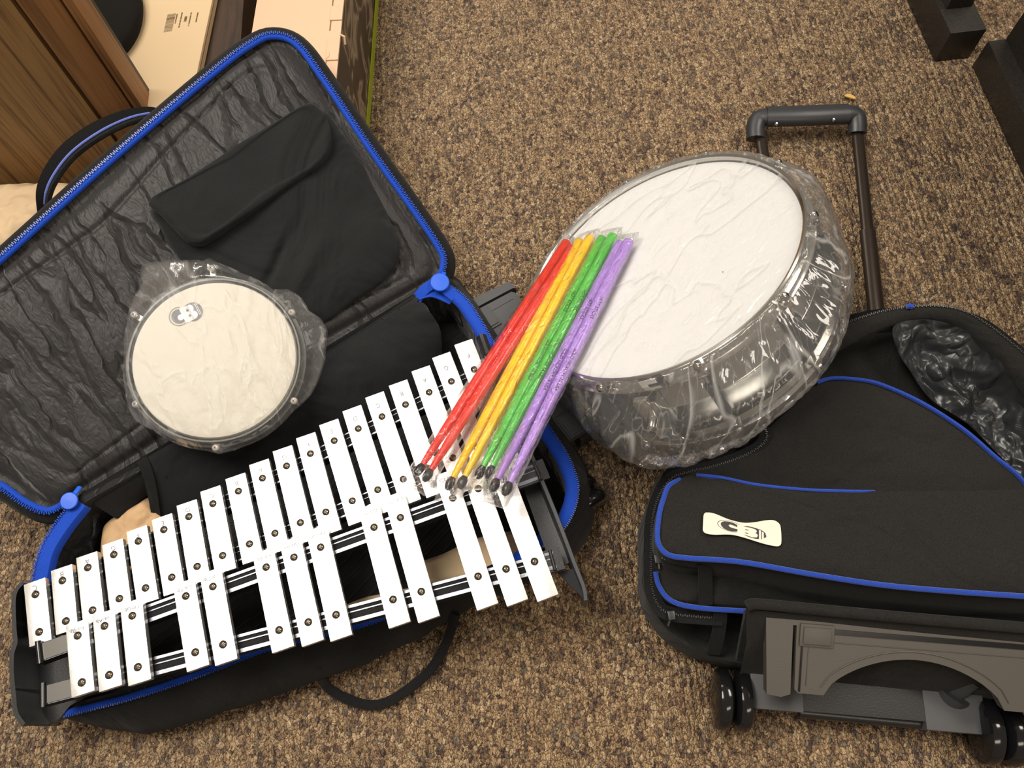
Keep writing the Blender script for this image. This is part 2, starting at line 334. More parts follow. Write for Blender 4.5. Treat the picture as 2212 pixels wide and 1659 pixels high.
def build(mb, name, mats, parent=None, smooth=True, angle=35, origin=None, uv=None, subsurf=0):
    me = bpy.data.meshes.new(name)
    o0 = V(WL[parent.name]) if parent is not None else (V(origin) if origin is not None else V((0, 0, 0)))
    me.from_pydata([tuple(p-o0) for p in mb.v], [], mb.f)
    if not isinstance(mats, (list, tuple)): mats = [mats]
    for x in mats: me.materials.append(M[x] if isinstance(x, str) else x)
    if len(mats) > 1: me.polygons.foreach_set('material_index', mb.m)
    if uv is not None:
        l = me.uv_layers.new(name='UVMap')
        for lp in me.loops: l.data[lp.index].uv = uv[lp.vertex_index]
    if smooth:
        me.polygons.foreach_set('use_smooth', [True]*len(me.polygons))
        me.set_sharp_from_angle(angle=math.radians(angle))
    me.update()
    o = bpy.data.objects.new(name, me); COL.objects.link(o)
    if parent is not None: o.parent = parent; WL[o.name] = tuple(o0)
    else: o.location = o0; WL[o.name] = tuple(o0)
    if subsurf:
        sm = o.modifiers.new('Subdivision', 'SUBSURF'); sm.levels = subsurf; sm.render_levels = subsurf
    return o
def thing(name, label, cat, loc, group=None):
    o = bpy.data.objects.new(name, None); COL.objects.link(o); o.location = loc; WL[o.name] = tuple(loc)
    o['label'] = label; o['category'] = cat; o.empty_display_size = 0.05
    if group: o['group'] = group
    return o
def tag(o, label, cat, group=None):
    o['label'] = label; o['category'] = cat
    if group: o['group'] = group
    return o
_tc = {}
def text_geo(s, size=1.0, bold=False):
    if s in _tc: return _tc[s]
    cu = bpy.data.curves.new('t', 'FONT'); cu.body = s; cu.size = 1.0; cu.align_x = 'CENTER'; cu.align_y = 'CENTER'; cu.resolution_u = 4
    if bold: cu.offset = 0.02
    o = bpy.data.objects.new('t', cu); COL.objects.link(o)
    dg = bpy.context.evaluated_depsgraph_get(); me = bpy.data.meshes.new_from_object(o.evaluated_get(dg))
    r = ([v.co.copy() for v in me.vertices], [tuple(p.vertices) for p in me.polygons])
    bpy.data.objects.remove(o); bpy.data.curves.remove(cu); bpy.data.meshes.remove(me); _tc[s] = r; return r
def text(mb, s, c, x, y, size, mi=0):
    vs, fs = text_geo(s); x = V(x).normalized(); y = V(y).normalized()
    return mb.add([V(c) + x*v.x*size + y*v.y*size for v in vs], fs, mi)
def offset_loop(L, d, n=(0, 0, 1)):
    n = V(n); k = len(L); out_ = []
    ar = V((0, 0, 0))
    for i in range(k): ar += L[i].cross(L[(i+1) % k])
    sg = 1 if ar.dot(n) > 0 else -1
    for i in range(k):
        t = (L[(i+1) % k]-L[i-1]).normalized(); out_.append(L[i] + t.cross(n)*d*sg)
    return out_
def teeth(mb, path, up, size=0.0011, step=0.0026, off=0.0, closed=False, alt=0.0):
    path = [V(p) for p in path]; T = sum((path[i+1]-path[i]).length for i in range(len(path)-1))
    n = max(int(T/step), 4); q = resample(path, n)
    for i in range(n-1):
        t = (q[i+1]-q[i]).normalized(); u_ = V(up); sd = t.cross(u_).normalized(); w = off + (alt if i % 2 else -alt)
        mb.box(q[i] + sd*w, t, sd, sd.cross(t), step*0.27, size*1.6, size)
def fbm(p, s, o=3): return noise.fractal(V(p)*s, 1.0, 2.0, o)
# ================================================================= floor
fl = MB(); fl.add([(-3, -2, 0), (3, -2, 0), (3, 4, 0), (-3, 4, 0)], [(0, 1, 2, 3)])
floor = build(fl, 'floor', 'carpet', smooth=False); floor['kind'] = 'structure'
# ================================================================= percussion kit case (left)
case = thing('rolling_case', 'open black soft rolling case with blue zipper edges holding the glockenspiel', 'case', P(600, 1150, 0))
RIM = [(950, 606, .112), (1000, 640, .112), (1035, 688, .110), (1062, 735, .108), (1105, 800, .106), (1150, 868, .104), (1190, 930, .102), (1225, 985, .100), (1245, 1035, .098), (1247, 1070, .096), (1236, 1110, .094), (1212, 1148, .092), (1165, 1185, .090), (1100, 1225, .088), (1000, 1268, .086), (900, 1308, .085), (790, 1350, .085), (680, 1378, .085), (579, 1403, .085), (420, 1464, .084), (291, 1507, .083), (200, 1531, .083), (136, 1547, .082), (112, 1520, .082), (98, 1470, .083), (86, 1400, .086), (76, 1320, .092), (72, 1255, .098), (88, 1190, .103), (120, 1135, .106), (165, 1078, .110), (280, 1010, .112), (420, 928, .112), (600, 822, .112), (780, 713, .112)]
OUT = [(958, 600), (1012, 632), (1048, 680), (1080, 730), (1125, 795), (1172, 862), (1212, 925), (1250, 980), (1276, 1035), (1285, 1085), (1279, 1140), (1245, 1195), (1195, 1240), (1128, 1264), (1050, 1296), (975, 1338), (870, 1398), (750, 1449), (620, 1493), (470, 1545), (335, 1583), (255, 1578), (170, 1558), (125, 1520), (112, 1465), (100, 1400), (92, 1320), (92, 1255), (108, 1195), (138, 1142), (178, 1092), (290, 1024), (430, 940), (610, 834), (785, 724)]
NR = 220
rim = catmull([P(x, y, h) for x, y, h in RIM], NR, True)
outl = catmull([P(x, y, .035) for x, y in OUT], NR, True)
flo = [p.copy() for p in offset_loop(outl, -.012)]
for p in flo: p.z = .001
mid = [rim[i].lerp(outl[i], .55) for i in range(NR)]
mid = [p + (outl[i]-rim[i]).normalized()*V((1, 1, 0)).length*0 + V((0, 0, .006 + .003*fbm(p, 30))) for i, p in enumerate(mid)]
fold = [outl[i] + V((0, 0, 0)) + (outl[i]-rim[i]).normalized()*(.004*fbm(outl[i], 25)) for i in range(NR)]
rin = offset_loop(rim, -.004)
m_ = MB(); m_.loft([flo, fold, mid, rim, rin], True, cap0=True)
build(m_, 'case_body', 'black_fabric', case, angle=60)
w1 = offset_loop(rim, -.012); w2 = []; w3 = []
for i, p in enumerate(w1):
    q = p.copy(); q.z = .06; q += V((fbm(p, 22), fbm(p+V((3, 0, 0)), 22), 0))*.006; w2.append(q)
    q = p.copy(); q.z = .014; w3.append(q)
m_ = MB(); m_.loft([rin, w1, w2, w3], True, cap1=True)
uvs = []
for L in range(4):
    for i in range(NR): uvs.append((i/NR*2.0, L*.04))
build(m_, 'case_lining', 'lining', case, angle=60, uv=uvs)
# blue zipper tape and teeth around the tray
def rimpath(a, b, n): return catmull([P(x, y, h+.003) for x, y, h in RIM[a:b]], n)
tapeA = rimpath(0, 23, 260)
m_ = MB(); m_.sweep(tapeA, [(0, .0008), (.006, .0022), (.012, .001), (.0155, -.003), (.0155, -.0045), (.006, .0005), (0, -.0012)], scale=[1-.55*min(1, max(0, (i-110)/30)) for i in range(260)]); build(m_, 'zipper_tape', 'blue', case, angle=50)
tapeB = catmull([P(x, y, h+.003) for x, y, h in RIM[27:31]], 60)
m_ = MB(); m_.sweep(tapeB, [(0, .0008), (.008, .0022), (.017, .001), (.021, -.006), (.021, -.0075), (.008, .0005), (0, -.0012)]); build(m_, 'zipper_tape', 'blue', case, angle=50)
m_ = MB(); teeth(m_, [p+V((0, 0, .0015)) for p in tapeA], (0, 0, 1), alt=.0003, size=.0008, off=-.001); build(m_, 'zipper_teeth', 'teeth_blue', case, smooth=False); m_ = MB(); teeth(m_, [p+V((0, 0, .0015)) for p in tapeB], (0, 0, 1), off=-.001, alt=.0006)
build(m_, 'zipper_teeth', 'teeth_blue', case, smooth=False)
# gathered tape corner at the right hinge
m_ = MB(); g = catmull([P(892, 655, .105), P(915, 625, .118), P(945, 612, .122), P(985, 640, .115)], 30)
m_.sweep(g, [(-.007, 0), (0, .002), (.009, 0), (.009, -.0015), (-.007, -.0015)])
g = catmull([P(905, 640, .112), P(935, 634, .116), P(975, 650, .108)], 24); m_.sweep(g, [(-.006, 0), (.006, .001), (.006, -.001), (-.006, -.0015)])
build(m_, 'zipper_gusset', 'blue', case)
for (x, y, h, r) in [(950, 610, .128, .0135), (150, 1082, .122, .011)]:
    m_ = MB(); c0 = P(x, y, h); ang = .4
    prof = [(0, .0022), (r*.9, .0020), (r*.97, .0014), (r, 0), (r*.95, -.0015), (0, -.002)]
    m_.lathe(c0, (.1, -.2, 1), prof, 24); m_.tube([c0+V((0, 0, -.001)), c0+V((.004, .012, -.004)), c0+V((.006, .02, -.008))], .0035, 8, flat=.5)
    build(m_, 'zipper_pull', 'blue_plastic', case, angle=15)
# ---- lid
L0 = V((-.6, .31, .11)); LU = V((.877, .48, 0)).normalized(); LV = V((-.195, .293, .165)).normalized(); LN = LU.cross(LV).normalized(); LV = LN.cross(LU)
def LP(a, b, z=0.0): return L0 + LU*a + LV*b + LN*z
LOUT = [(.5774, .0006), (.5915, .0047), (.604, .018), (.608, .037), (.6057, .0957), (.598, .2066), (.593, .319), (.5865, .378), (.5642, .4024), (.531, .405), (.46, .392), (.2826, .349), (.111, .3027), (-.02, .270), (-.06, .245), (-.075, .2), (-.06, .1), (-.0355, .055), (-.021, .017), (-.003, -.005), (.03, -.005), (.15, -.004), (.3, -.003), (.45, -.001)]
NL = 300
lz = catmull([V((a, b, 0)) for a, b in LOUT], NL, True)
def l3(loop, z, d=0.0): return [LP(p.x, p.y, z) for p in (offset_loop(loop, d) if d else loop)]
m_ = MB(); m_.loft([l3(lz, -.046, -.02), l3(lz, -.042, .010), l3(lz, -.028, .0175), l3(lz, -.012, .0175), l3(lz, -.003, .011), l3(lz, .0005, 0)], True, cap0=True)
build(m_, 'lid_shell', 'black_fabric', case, angle=60)
def inpoly(x, y, poly):
    r = False; n = len(poly)
    for i in range(n):
        x1, y1 = poly[i]; x2, y2 = poly[i-1]
        if (y1 > y) != (y2 > y) and x < (x2-x1)*(y-y1)/(y2-y1)+x1: r = not r
    return r
cen = V((.28, .17, 0)); NRG = 70; loops = []; uvs = []
for k in range(NRG):
    s = 1 - k/(NRG-1)*.995; L = []
    for p in lz:
        q = cen + (p-cen)*s; edge = (1-s)*(p-cen).length
        z = -.002 - .007*math.exp(-(edge-.012)**2/.00008) + .006*(1-math.exp(-edge/.035))
        z += .0032*fbm((q.x*24, q.y*5, 1), 1.0)*min(1, edge/.02) + .004*fbm((q.x*4, q.y*4, 5), 1.0)*min(1, edge/.03)
        # seam parallel to the border
        z -= .0035*math.exp(-(edge-.052)**2/.000012)
        L.append(LP(q.x, q.y, z)); uvs.append((q.x, q.y))
    loops.append(L)
m_ = MB(); m_.loft(loops, True, cap1=True); build(m_, 'lid_lining', 'quilt', case, angle=80, uv=uvs)
vis = [V((a, b, 0)) for a, b in LOUT[:21]]
zp = [LP(p.x, p.y, .0035) for p in catmull(vis, 330)]
m_ = MB(); m_.sweep(zp[::-1], [(-.001, 0), (.002, .0012), (.005, 0), (.0062, -.003), (.005, -.004), (.002, -.0012), (-.001, -.002)], up=tuple(LN))
build(m_, 'zipper_tape', 'blue', case, angle=50)
m_ = MB(); teeth(m_, [p+LN*.0016 for p in zp], tuple(LN), off=.0012, alt=.0006); build(m_, 'zipper_teeth', 'teeth_blue', case, smooth=False)
# ---- pocket on the lid, flap with bound hem
def lid_xy(px, py, z=.004):
    q = Pl(px, py, L0+LN*z, LN)-L0; return V((q.dot(LU), q.dot(LV), 0))
def pillow(outline, fr, z0, hf, nr=26, n=160, edge_z=None, uvscale=1):
    L = catmull(outline, n, True); c_ = sum(L, V((0, 0, 0)))/n; loops = [[fr(p.x, p.y, edge_z if edge_z is not None else z0-.004) for p in L]]; uv = [(p.x, p.y) for p in L]
    for k in range(nr+1):
        s = 1-k/nr*.999; LL = []
        for p in L:
            q = c_+(p-c_)*s; e = (1-s)*(p-c_).length; LL.append(fr(q.x, q.y, z0+hf(q.x, q.y, e))); uv.append((q.x, q.y))
        loops.append(LL)
    mb = MB(); ar = sum(((L[i].x*L[(i+1) % n].y-L[(i+1) % n].x*L[i].y) for i in range(n)))
    mb.loft(loops, True, cap1=True, flip=(ar < 0)); return mb, uv
po = [lid_xy(*q) for q in [(330, 452), (420, 398), (520, 330), (600, 275), (655, 240), (700, 238), (740, 285), (790, 370), (840, 470), (862, 530), (856, 575), (820, 615), (760, 655), (715, 690), (660, 712), (600, 712), (520, 690), (440, 620), (385, 555), (345, 490)]]
fc = lid_xy(600, 570); f2 = lid_xy(655, 600); fdir = (lid_xy(560, 640)-lid_xy(640, 470)).normalized()
def ph(x, y, e):
    z = .018*(1-math.exp(-e/.018)) + .006*fbm((x, y, 2), 9)
    for c_, w_, a_ in ((fc, .007, .010), (f2, .012, -.007)):
        d = V((x, y, 0))-c_; al = d.dot(fdir); pr = abs(d.x*fdir.y-d.y*fdir.x); z -= a_*math.exp(-(pr/w_)**2)*math.exp(-(al/.05)**2)
    return z
mb, uv = pillow(po, LP, .006, ph, 34, 200, edge_z=-.002); pocket = build(mb, 'pocket', 'smooth_cloth', case, angle=80, uv=uv)
po_c = sum(po, V((0, 0, 0)))/len(po)
fo = [lid_xy(*q, .036) for q in [(322, 432), (400, 385), (500, 320), (600, 258), (662, 222), (690, 232), (709, 262), (716, 300), (708, 332), (680, 362), (620, 402), (540, 458), (470, 505), (432, 524), (400, 518), (372, 492), (345, 462)]]
def fh(x, y, e): return .0045*(1-math.exp(-e/.003)) + .0022*(1/(1+math.exp((e-.0105)/.0007))) + .003*fbm((x, y, 8), 10)
mb, uv = pillow(fo, LP, .0315, fh, 40, 200, edge_z=.016); flap = build(mb, 'pocket_flap', 'smooth_cloth', case, angle=80, uv=uv)
# ---- carry handle on the lid edge
hp = catmull([P(352, 246, .235), P(320, 243, .25), P(270, 254, .262), P(210, 282, .27), P(150, 325, .265), P(112, 372, .255), P(93, 415, .24), P(92, 462, .215)], 60)
m_ = MB(); m_.sweep(hp, [(-.011, -.0014), (-.011, .0014), (.011, .0014), (.011, -.0014)], up=(.5, -.55, .65), scale=[.55+.45*math.sin(math.pi*min(max(i/59, .0), 1)) for i in range(60)]); strap = build(m_, 'carry_strap', 'hem', case)
m_ = MB(); m_.tube([p+V((.5, -.55, .65)).normalized()*.0025 + V((.006, -.005, .003)) for p in hp[6:-4]], .0016, 6); s_ = build(m_, 'stitching', simple('blue_stitch', srgb(96, 112, 190), .6), strap)
m_ = MB(); m_.tube([p+V((.008, -.008, -.001)) for p in hp], .0042, 8); build(m_, 'edge_binding', 'black_fabric', strap)
# ---- grab cord on the front of the tray
gp = catmull([P(688, 1440, .05), P(694, 1465, .03), P(712, 1488, .012), P(750, 1510, .009), P(795, 1523, .009), P(835, 1517, .010), P(880, 1490, .011), P(925, 1452, .012), P(952, 1412, .014), P(972, 1368, .03), P(984, 1325, .05)], 70)
m_ = MB(); m_.tube(gp, .0062, 10, flat=.65); build(m_, 'grab_handle', 'hem', case)
# ---- black cloth divider lying over the back of the tray
C1 = [(296, 1000), (420, 930), (560, 850), (700, 768), (820, 695), (905, 652), (948, 700), (958, 745)]
C2 = [(345, 1088), (470, 1040), (600, 970), (730, 905), (850, 840), (930, 800), (965, 775), (985, 760)]
def cloth_rows():
    rows = []
    nu, nv = 90, 36
    a = catmull([P(x, y, .118) for x, y in C1[:6]] + [P(935, 690, .112), P(948, 735, .085)], nu)
    b_ = catmull([P(330, 1135, .05), P(460, 1090, .05), P(600, 1015, .05), P(740, 945, .05), P(860, 880, .05), P(925, 838, .05), P(945, 800, .05), P(955, 770, .05)], nu)
    mid_ = catmull([P(315, 1050, .100), P(440, 985, .100), P(580, 905, .104), P(715, 840, .104), P(830, 775, .104), P(915, 715, .108), P(950, 720, .098), P(955, 755, .075)], nu)
    for j in range(nv):
        t = j/(nv-1); r = []
        for i in range(nu):
            p = a[i]*((1-t)*(1-2*t)) + mid_[i]*(4*t*(1-t)) + b_[i]*(t*(2*t-1))
            w = min(1, t*6)*min(1, (1-t)*6)*min(1, i/10)
            p = p + V((0, 0, 1))*(w*(.007*fbm((p.x*1.0, p.y*2.6, 3), 7)+.003*fbm(p, 20)))
            r.append(p)
        rows.append(r)
    return rows
rows = cloth_rows(); m_ = MB(); m_.loft(rows, False); m_.loft([[p-V((0, 0, .0015)) for p in r] for r in rows], False, flip=True)
build(m_, 'cloth_divider', 'smooth_cloth', case, angle=70)
m_ = MB(); hemp = [r[0] for r in rows]; m_.sweep([p+V((.006, .004, .0012)) for p in hemp], [(-.007, 0), (-.007, .001), (.007, .001), (.007, 0)]); build(m_, 'cloth_hem', 'hem', case)
# second dark gusset left of it, between lid and tray
m_ = MB(); r1 = catmull([P(175, 1068, .112), P(230, 1035, .114), P(300, 996, .116), P(345, 980, .116)], 24); r2 = catmull([P(200, 1088, .10), P(250, 1075, .098), P(320, 1040, .098), P(360, 1030, .098)], 24); r3 = catmull([P(250, 1120, .075), P(270, 1110, .07), P(322, 1068, .07), P(350, 1080, .07)], 24)
m_.loft([r1, r2, r3], False); m_.loft([[p-V((0, 0, .001)) for p in r] for r in (r1, r2, r3)], False, flip=True); build(m_, 'hinge_gusset', 'black_fabric', case, angle=80)
# ---- wheel base builder (used by both rolling bags)
def trolley_base(par, o, ax, ay, L, D, mat, btn=True, grooves=True, mirror=False, arch=(.055, .27, .062), matb=None):
    ax = V(ax).normalized(); az = ax.cross(V(ay)).normalized(); ay = az.cross(ax).normalized()
    if az.z < 0: az = -az
    def q(x, y, z=0.0): return V(o)+ax*x+ay*y+az*z
    a0, a1, ad = arch; pts = [q(0, 0), q(L, 0), q(L, D), q(a1+.006, D)]
    k = 24
    for i in range(k+1):
        t = i/k; x = a1 + (a0-a1)*t; pts.append(q(x, D - ad*math.sin(math.pi*t)**.62 if 0 < t < 1 else D))
    pts += [q(a0-.028, D), q(a0-.032, D-.004), q(a0-.034, 0.006), q(a0-.038, .006), q(a0-.036, D+.002), q(0.022, D+.006), q(.006, D+.004)]
    m_ = MB(); m_.poly(pts, az, .014); pl = build(m_, 'wheel_base_plate', mat, par, angle=30)
    m_ = MB(); inner = []
    for i in range(k+1):
        t = i/k; x = a1+.004 + (a0-.004-a1-.004)*t; inner.append(q(x, D-.009-(ad)*math.sin(math.pi*t)**.62 if 0 < t < 1 else D-.009, .0004))
    m_.tube(inner, .0009, 6); m_.tube([q(a0-.02, D-.009, .0004), q(a0-.02, .022, .0004), q(L-.02, .022, .0004), q(L-.02, D-.009, .0004)], .0005, 6); build(m_, 'plate_ridge', mat, par)
    m_ = MB(); m_.box(q(L*.5+.012, .010, .0003), ax, ay, az, L*.5-.05, .0028, .0009); m_.box(q(a0-.027, D*.5+.002, .0003), ax, ay, az, .0009, D*.45, .0009); build(m_, 'groove', 'black_gloss', par) if grooves else None
    for xx in ((a0-.012, L-.018) if btn else (a0,)):
        m_ = MB(); m_.box(q(xx, .0155, .0005), ax, ay, az, .0185, .0125, .002, bev=.001); m_.box(q(xx, .0155, .003), ax, ay, az, .0150, .0095, .0012, bev=.001); b2 = build(m_, 'latch_button', matb or mat, par)
    return q
def wheel_pair(par, c0, ax, r=.037, w=.0105):
    ax = V(ax).normalized()
    for s in (-1, 1):
        m_ = MB(); cc = V(c0)+ax*s*(w+.0012)
        m_.lathe(cc, ax, [(.0, -w-.002 if s < 0 else -w), (r*.45, -w), (r*.8, -w*.92), (r*.95, -w*.6), (r, 0), (r*.95, w*.6), (r*.8, w*.92), (r*.45, w), (.0, w+(.002 if s > 0 else 0))], 36); build(m_, 'wheel', 'black_gloss', par, angle=40)
# base of the left case: grey foot plate sticking out on the right
o_ = P(1000, 655, .052); q_ = trolley_base(case, o_, P(1255, 985, .052)-o_, P(1100, 622, .046)-o_, .265, .075, 'grey_plastic', grooves=False, arch=(.055, .225, .05))
m_ = MB()
for t in range(9): m_.box(q_(.252+.004*t, .085, -.028), q_(1, 0)-q_(0, 0), q_(0, 1)-q_(0, 0), q_(0, 0, 1)-q_(0, 0), .0012, .022, .02)
m_.box(q_(.262, .08, -.034), q_(1, 0)-q_(0, 0), q_(0, 1)-q_(0, 0), q_(0, 0, 1)-q_(0, 0), .016, .02, .016); m_.box(q_(.24, .05, -.034), q_(1, 0)-q_(0, 0), q_(0, 1)-q_(0, 0), q_(0, 0, 1)-q_(0, 0), .03, .03, .014, bev=.003)
build(m_, 'wheel_bracket', 'dark_plastic', case)
wheel_pair(case, P(1262, 1075, .028), q_(1, 0)-q_(0, 0), .028, .010)
# ================================================================= kraft paper inside the case
pp = [(219, 1208), (221, 1150), (232, 1128), (262, 1108), (300, 1086), (322, 1072), (334, 1085), (343, 1108), (350, 1130), (340, 1180), (290, 1225), (240, 1250)]
L = catmull([P(x, y, .062) for x, y in pp], 90, True)
def paper(name, loop, lift, mat, label, cat, seed=0, nr=12):
    c_ = sum(loop, V((0, 0, 0)))/len(loop); loops = [[p-V((0, 0, .012)) for p in loop]]
    for k in range(nr+1):
        s = 1-k/nr*.999; LL = []
        for p in loop:
            q = c_+(p-c_)*s; e = 1-s; z = lift*(1-(1-min(1, e*2.2))**2)+.010*abs(fbm((q.x+seed, q.y, 4), 14))*min(1, e*5) + .006*fbm((q.x+seed, q.y, 9), 30)*min(1, e*5)
            LL.append(q+V((0, 0, z)))
        loops.append(LL)
    m_ = MB(); m_.loft(loops, True, cap1=True, flip=False)
    ar = sum((loop[i].x*loop[(i+1) % len(loop)].y-loop[(i+1) % len(loop)].x*loop[i].y) for i in range(len(loop)))
    if ar < 0: m_.f = [q[::-1] for q in m_.f]
    return tag(build(m_, name, mat, angle=25, origin=c_), label, cat)
paper('kraft_paper', L, .010, 'kraft', 'folded brown kraft paper tucked in the tray behind the shortest bars', 'paper')
L = catmull([P(x, y, .03) for x, y in [(895, 1225), (960, 1195), (1040, 1160), (1130, 1150), (1180, 1200), (1120, 1225), (1000, 1262), (920, 1270)]], 80, True)
paper('paper_sheet', L, .008, 'tan_paper', 'pale paper sheet under the longest glockenspiel bars', 'paper', 3)
L = catmull([P(x, y, .03) for x, y in [(745, 1310), (790, 1290), (830, 1282), (900, 1268), (905, 1285), (840, 1308), (765, 1330)]], 60, True)
paper('paper_strip', L, .006, 'tan_paper', 'narrow tan paper strip showing between the two middle groups of raised bars', 'paper', 6)
# ================================================================= glockenspiel
HN, HA = .138, .152
glock = thing('glockenspiel', 'silver glockenspiel with two rows of engraved metal bars in the open case', 'glockenspiel', P(620, 1250, 0))
NAT = 'C B A G F E D C B A G F E D C B A G F'.split()
NT = [(76.7, 1254.5), (135.5, 1225), (190, 1197), (247, 1169), (300, 1140), (352, 1115), (405.6, 1084.6), (457.5, 1054), (511.5, 1026.7), (559.4, 997.4), (611.6, 967.7), (663, 939), (710.6, 911), (761, 881), (809, 852), (859, 826.6), (907.5, 796), (954, 766), (1003, 737.6)]
NU = [(77, 1284), (135, 1254), (190, 1226), (246, 1198), (299, 1169), (354, 1144), (408, 1116), (460, 1088), (515, 1061), (567, 1033), (619, 1006.5), (670.6, 980), (722, 952), (774, 926), (825, 900), (876, 874), (927, 847.5), (975, 824), (1024, 798)]
def interp(keys, i):
    ks = sorted(keys)
    for a, b_ in zip(ks, ks[1:]):
        if a <= i <= b_: t = (i-a)/(b_-a); return tuple(keys[a][k]+(keys[b_][k]-keys[a][k])*t for k in (0, 1))
NLk = {1: (85, 1365), 3: (200, 1318), 4: (258, 1293), 6: (371, 1247), 8: (481, 1200), 9: (539, 1175), 12: (704, 1106), 13: (761, 1082), 14: (816, 1058), 15: (871, 1035), 16: (923, 1011), 17: (978, 989), 19: (1082, 945)}
NBk = {1: (86, 1390), 2: (146, 1364), 6: (377.5, 1280), 8: (487, 1234.5), 9: (548, 1211.5), 12: (716, 1151), 13: (775, 1128), 15: (888, 1086), 16: (948, 1066), 17: (1003, 1047), 19: (1113, 1008)}
ACC = ['A#/Bb', 'G#/Ab', 'F#/Gb', 'D#/Eb', 'C#/Db', 'A#/Bb', 'G#/Ab', 'F#/Gb', 'D#/Eb', 'C#/Db', 'A#/Bb', 'G#/Ab', 'F#/Gb']
AT = [(168, 1343), (227, 1321), (284.5, 1298), (400, 1255), (457, 1232), (569, 1189), (628, 1164), (685, 1140), (797, 1092), (853, 1067), (964, 1019), (1018, 998), (1072, 977)]
AU = [(168, 1373), (226, 1352), (286, 1330), (401.5, 1287.5), (460, 1267), (575, 1225), (635, 1203.6), (692.6, 1182), (808, 1139), (865, 1118), (978, 1076), (1033, 1055.5), (1088, 1035)]
AL = [(177, 1474), (236, 1458), (298, 1441), (422, 1409), (482, 1392), (603, 1361), (666, 1344), (726, 1328), (849, 1295), (910, 1278), (1032.5, 1245), (1093, 1229), (1154.5, 1213)]
AB = [(182, 1498.5), (242, 1486), (304.5, 1473.5), (429.5, 1443), (489, 1430.5), (611.6, 1403), (675.5, 1389.5), (738, 1378), (864, 1349.7), (927.5, 1337.5), (1056, 1310), (1118, 1302), (1183.5, 1292)]
def screw_mb():
    m_ = MB(); r = .0044
    m_.lathe((0, 0, 0), (0, 0, 1), [(r, -.0005), (r*1.04, .0006), (r*.86, .0010), (r*.74, .0004)], 20, 1)
    m_.lathe((0, 0, 0), (0, 0, 1), [(r*.74, .0002), (r*.72, .0012), (r*.5, .0020), (r*.2, .0022), (0, .0022)], 20, 0)
    for a in (.4, .4+math.pi/2):
        m_.box((0, 0, .0022), (math.cos(a), math.sin(a), 0), (-math.sin(a), math.cos(a), 0), (0, 0, 1), r*.45, r*.10, .0003, mi=1)
    return m_
_smesh = build(screw_mb(), 'screw', ['screw', 'screw_ring'], glock, angle=40).data
bpy.data.objects.remove(bpy.data.objects['screw'])
# mesh above was stored relative to glock origin, shift back
for v_ in _smesh.vertices: v_.co += V(glock.location)
def make_bar(t, u, l, b_, h, txt, idx):
    T, U, Lo, B = P(*t, h), P(*u, h), P(*l, h), P(*b_, h)
    d = (Lo-U).normalized(); T = U + d*((T-U).dot(d)); B = U + d*((B-U).dot(d))
    sd = d.cross(V((0, 0, 1))).normalized(); c_ = (T+B)/2; th = .0042
    m_ = MB(); m_.box(c_-V((0, 0, th)), d, sd, (0, 0, 1), (B-T).length/2, .0126, th, bev=.0003)
    o = build(m_, 'bar', 'alu', glock, angle=30)
    for p in (U, Lo):
        s = bpy.data.objects.new('screw', _smesh); COL.objects.link(s); s.parent = o; s.location = p-V(glock.location)
    m_ = MB(); pos = T + d*((U-T).length*.5 if len(txt) == 1 else .0085) + V((0, 0, .0003)); sz = .0086 if len(txt) == 1 else .0068
    text(m_, txt, pos, d.cross(V((0, 0, 1))), d, sz)
    build(m_, 'note_letter', 'engrave', o, smooth=False)
for i in range(19): make_bar(NT[i], NU[i], interp(NLk, i+1), interp(NBk, i+1), HN, NAT[i], i)
for i in range(13): make_bar(AT[i], AU[i], AL[i], AB[i], HA, ACC[i], i)
# rails under the screws
def rail(a, b_, h, zt, w=.0105, k=1.0):
    A, B = P(*a, h), P(*b_, h); A.z = B.z = zt; d = (B-A).normalized(); sd = V((0, 0, 1)).cross(d)
    m_ = MB(); c_ = (A+B)/2; hl = (B-A).length/2
    m_.box(c_-V((0, 0, .008)), d, sd, (0, 0, 1), hl, w, .008, mi=0)
    m_.box(c_+sd*(w-.0022)+V((0, 0, .0008)), d, sd, (0, 0, 1), hl*.97, .0016*k, .001, mi=1)
    m_.box(c_-sd*(w-.0022)+V((0, 0, .0008)), d, sd, (0, 0, 1), hl*.97, .0021*k, .001, mi=1)
    m_.box(c_+sd*.002+V((0, 0, .0006)), d, sd, (0, 0, 1), hl*.97, .0006*k, .0008, mi=1)
    build(m_, 'rail', ['rail', 'strip'], glock, angle=30); return A, B, d, sd
rail((50, 1296), (1075, 774), HN, .122, k=.45); rail((60, 1377), (1130, 928), HN, .122, k=.45)
for a, b_ in (((62, 1412), (1180, 1004)), ((70, 1504), (1215, 1200))):
    A, B, d, sd = rail(a, b_, HA, .138)
    m_ = MB(); m_.box(A+d*.034+V((0, 0, .0026)), d, sd, (0, 0, 1), .032, .0095, .0006); build(m_, 'rail_end', 'railgrey', glock)
    m_ = MB(); m_.tube([A-sd*.013+d*.006+V((0, 0, .004)), A+sd*.013+d*.006+V((0, 0, .004))], .0035, 12); build(m_, 'rail_clip', 'black_gloss', glock)
    m_ = MB(); m_.tube([B-sd*.012-d*.012+V((0, 0, .003)), B+sd*.012-d*.012+V((0, 0, .003))], .0022, 10); m_.box(B-d*.02-V((0, 0, .003)), d, sd, (0, 0, 1), .02, .013, .004); build(m_, 'rail_clip', 'black_plastic', glock)
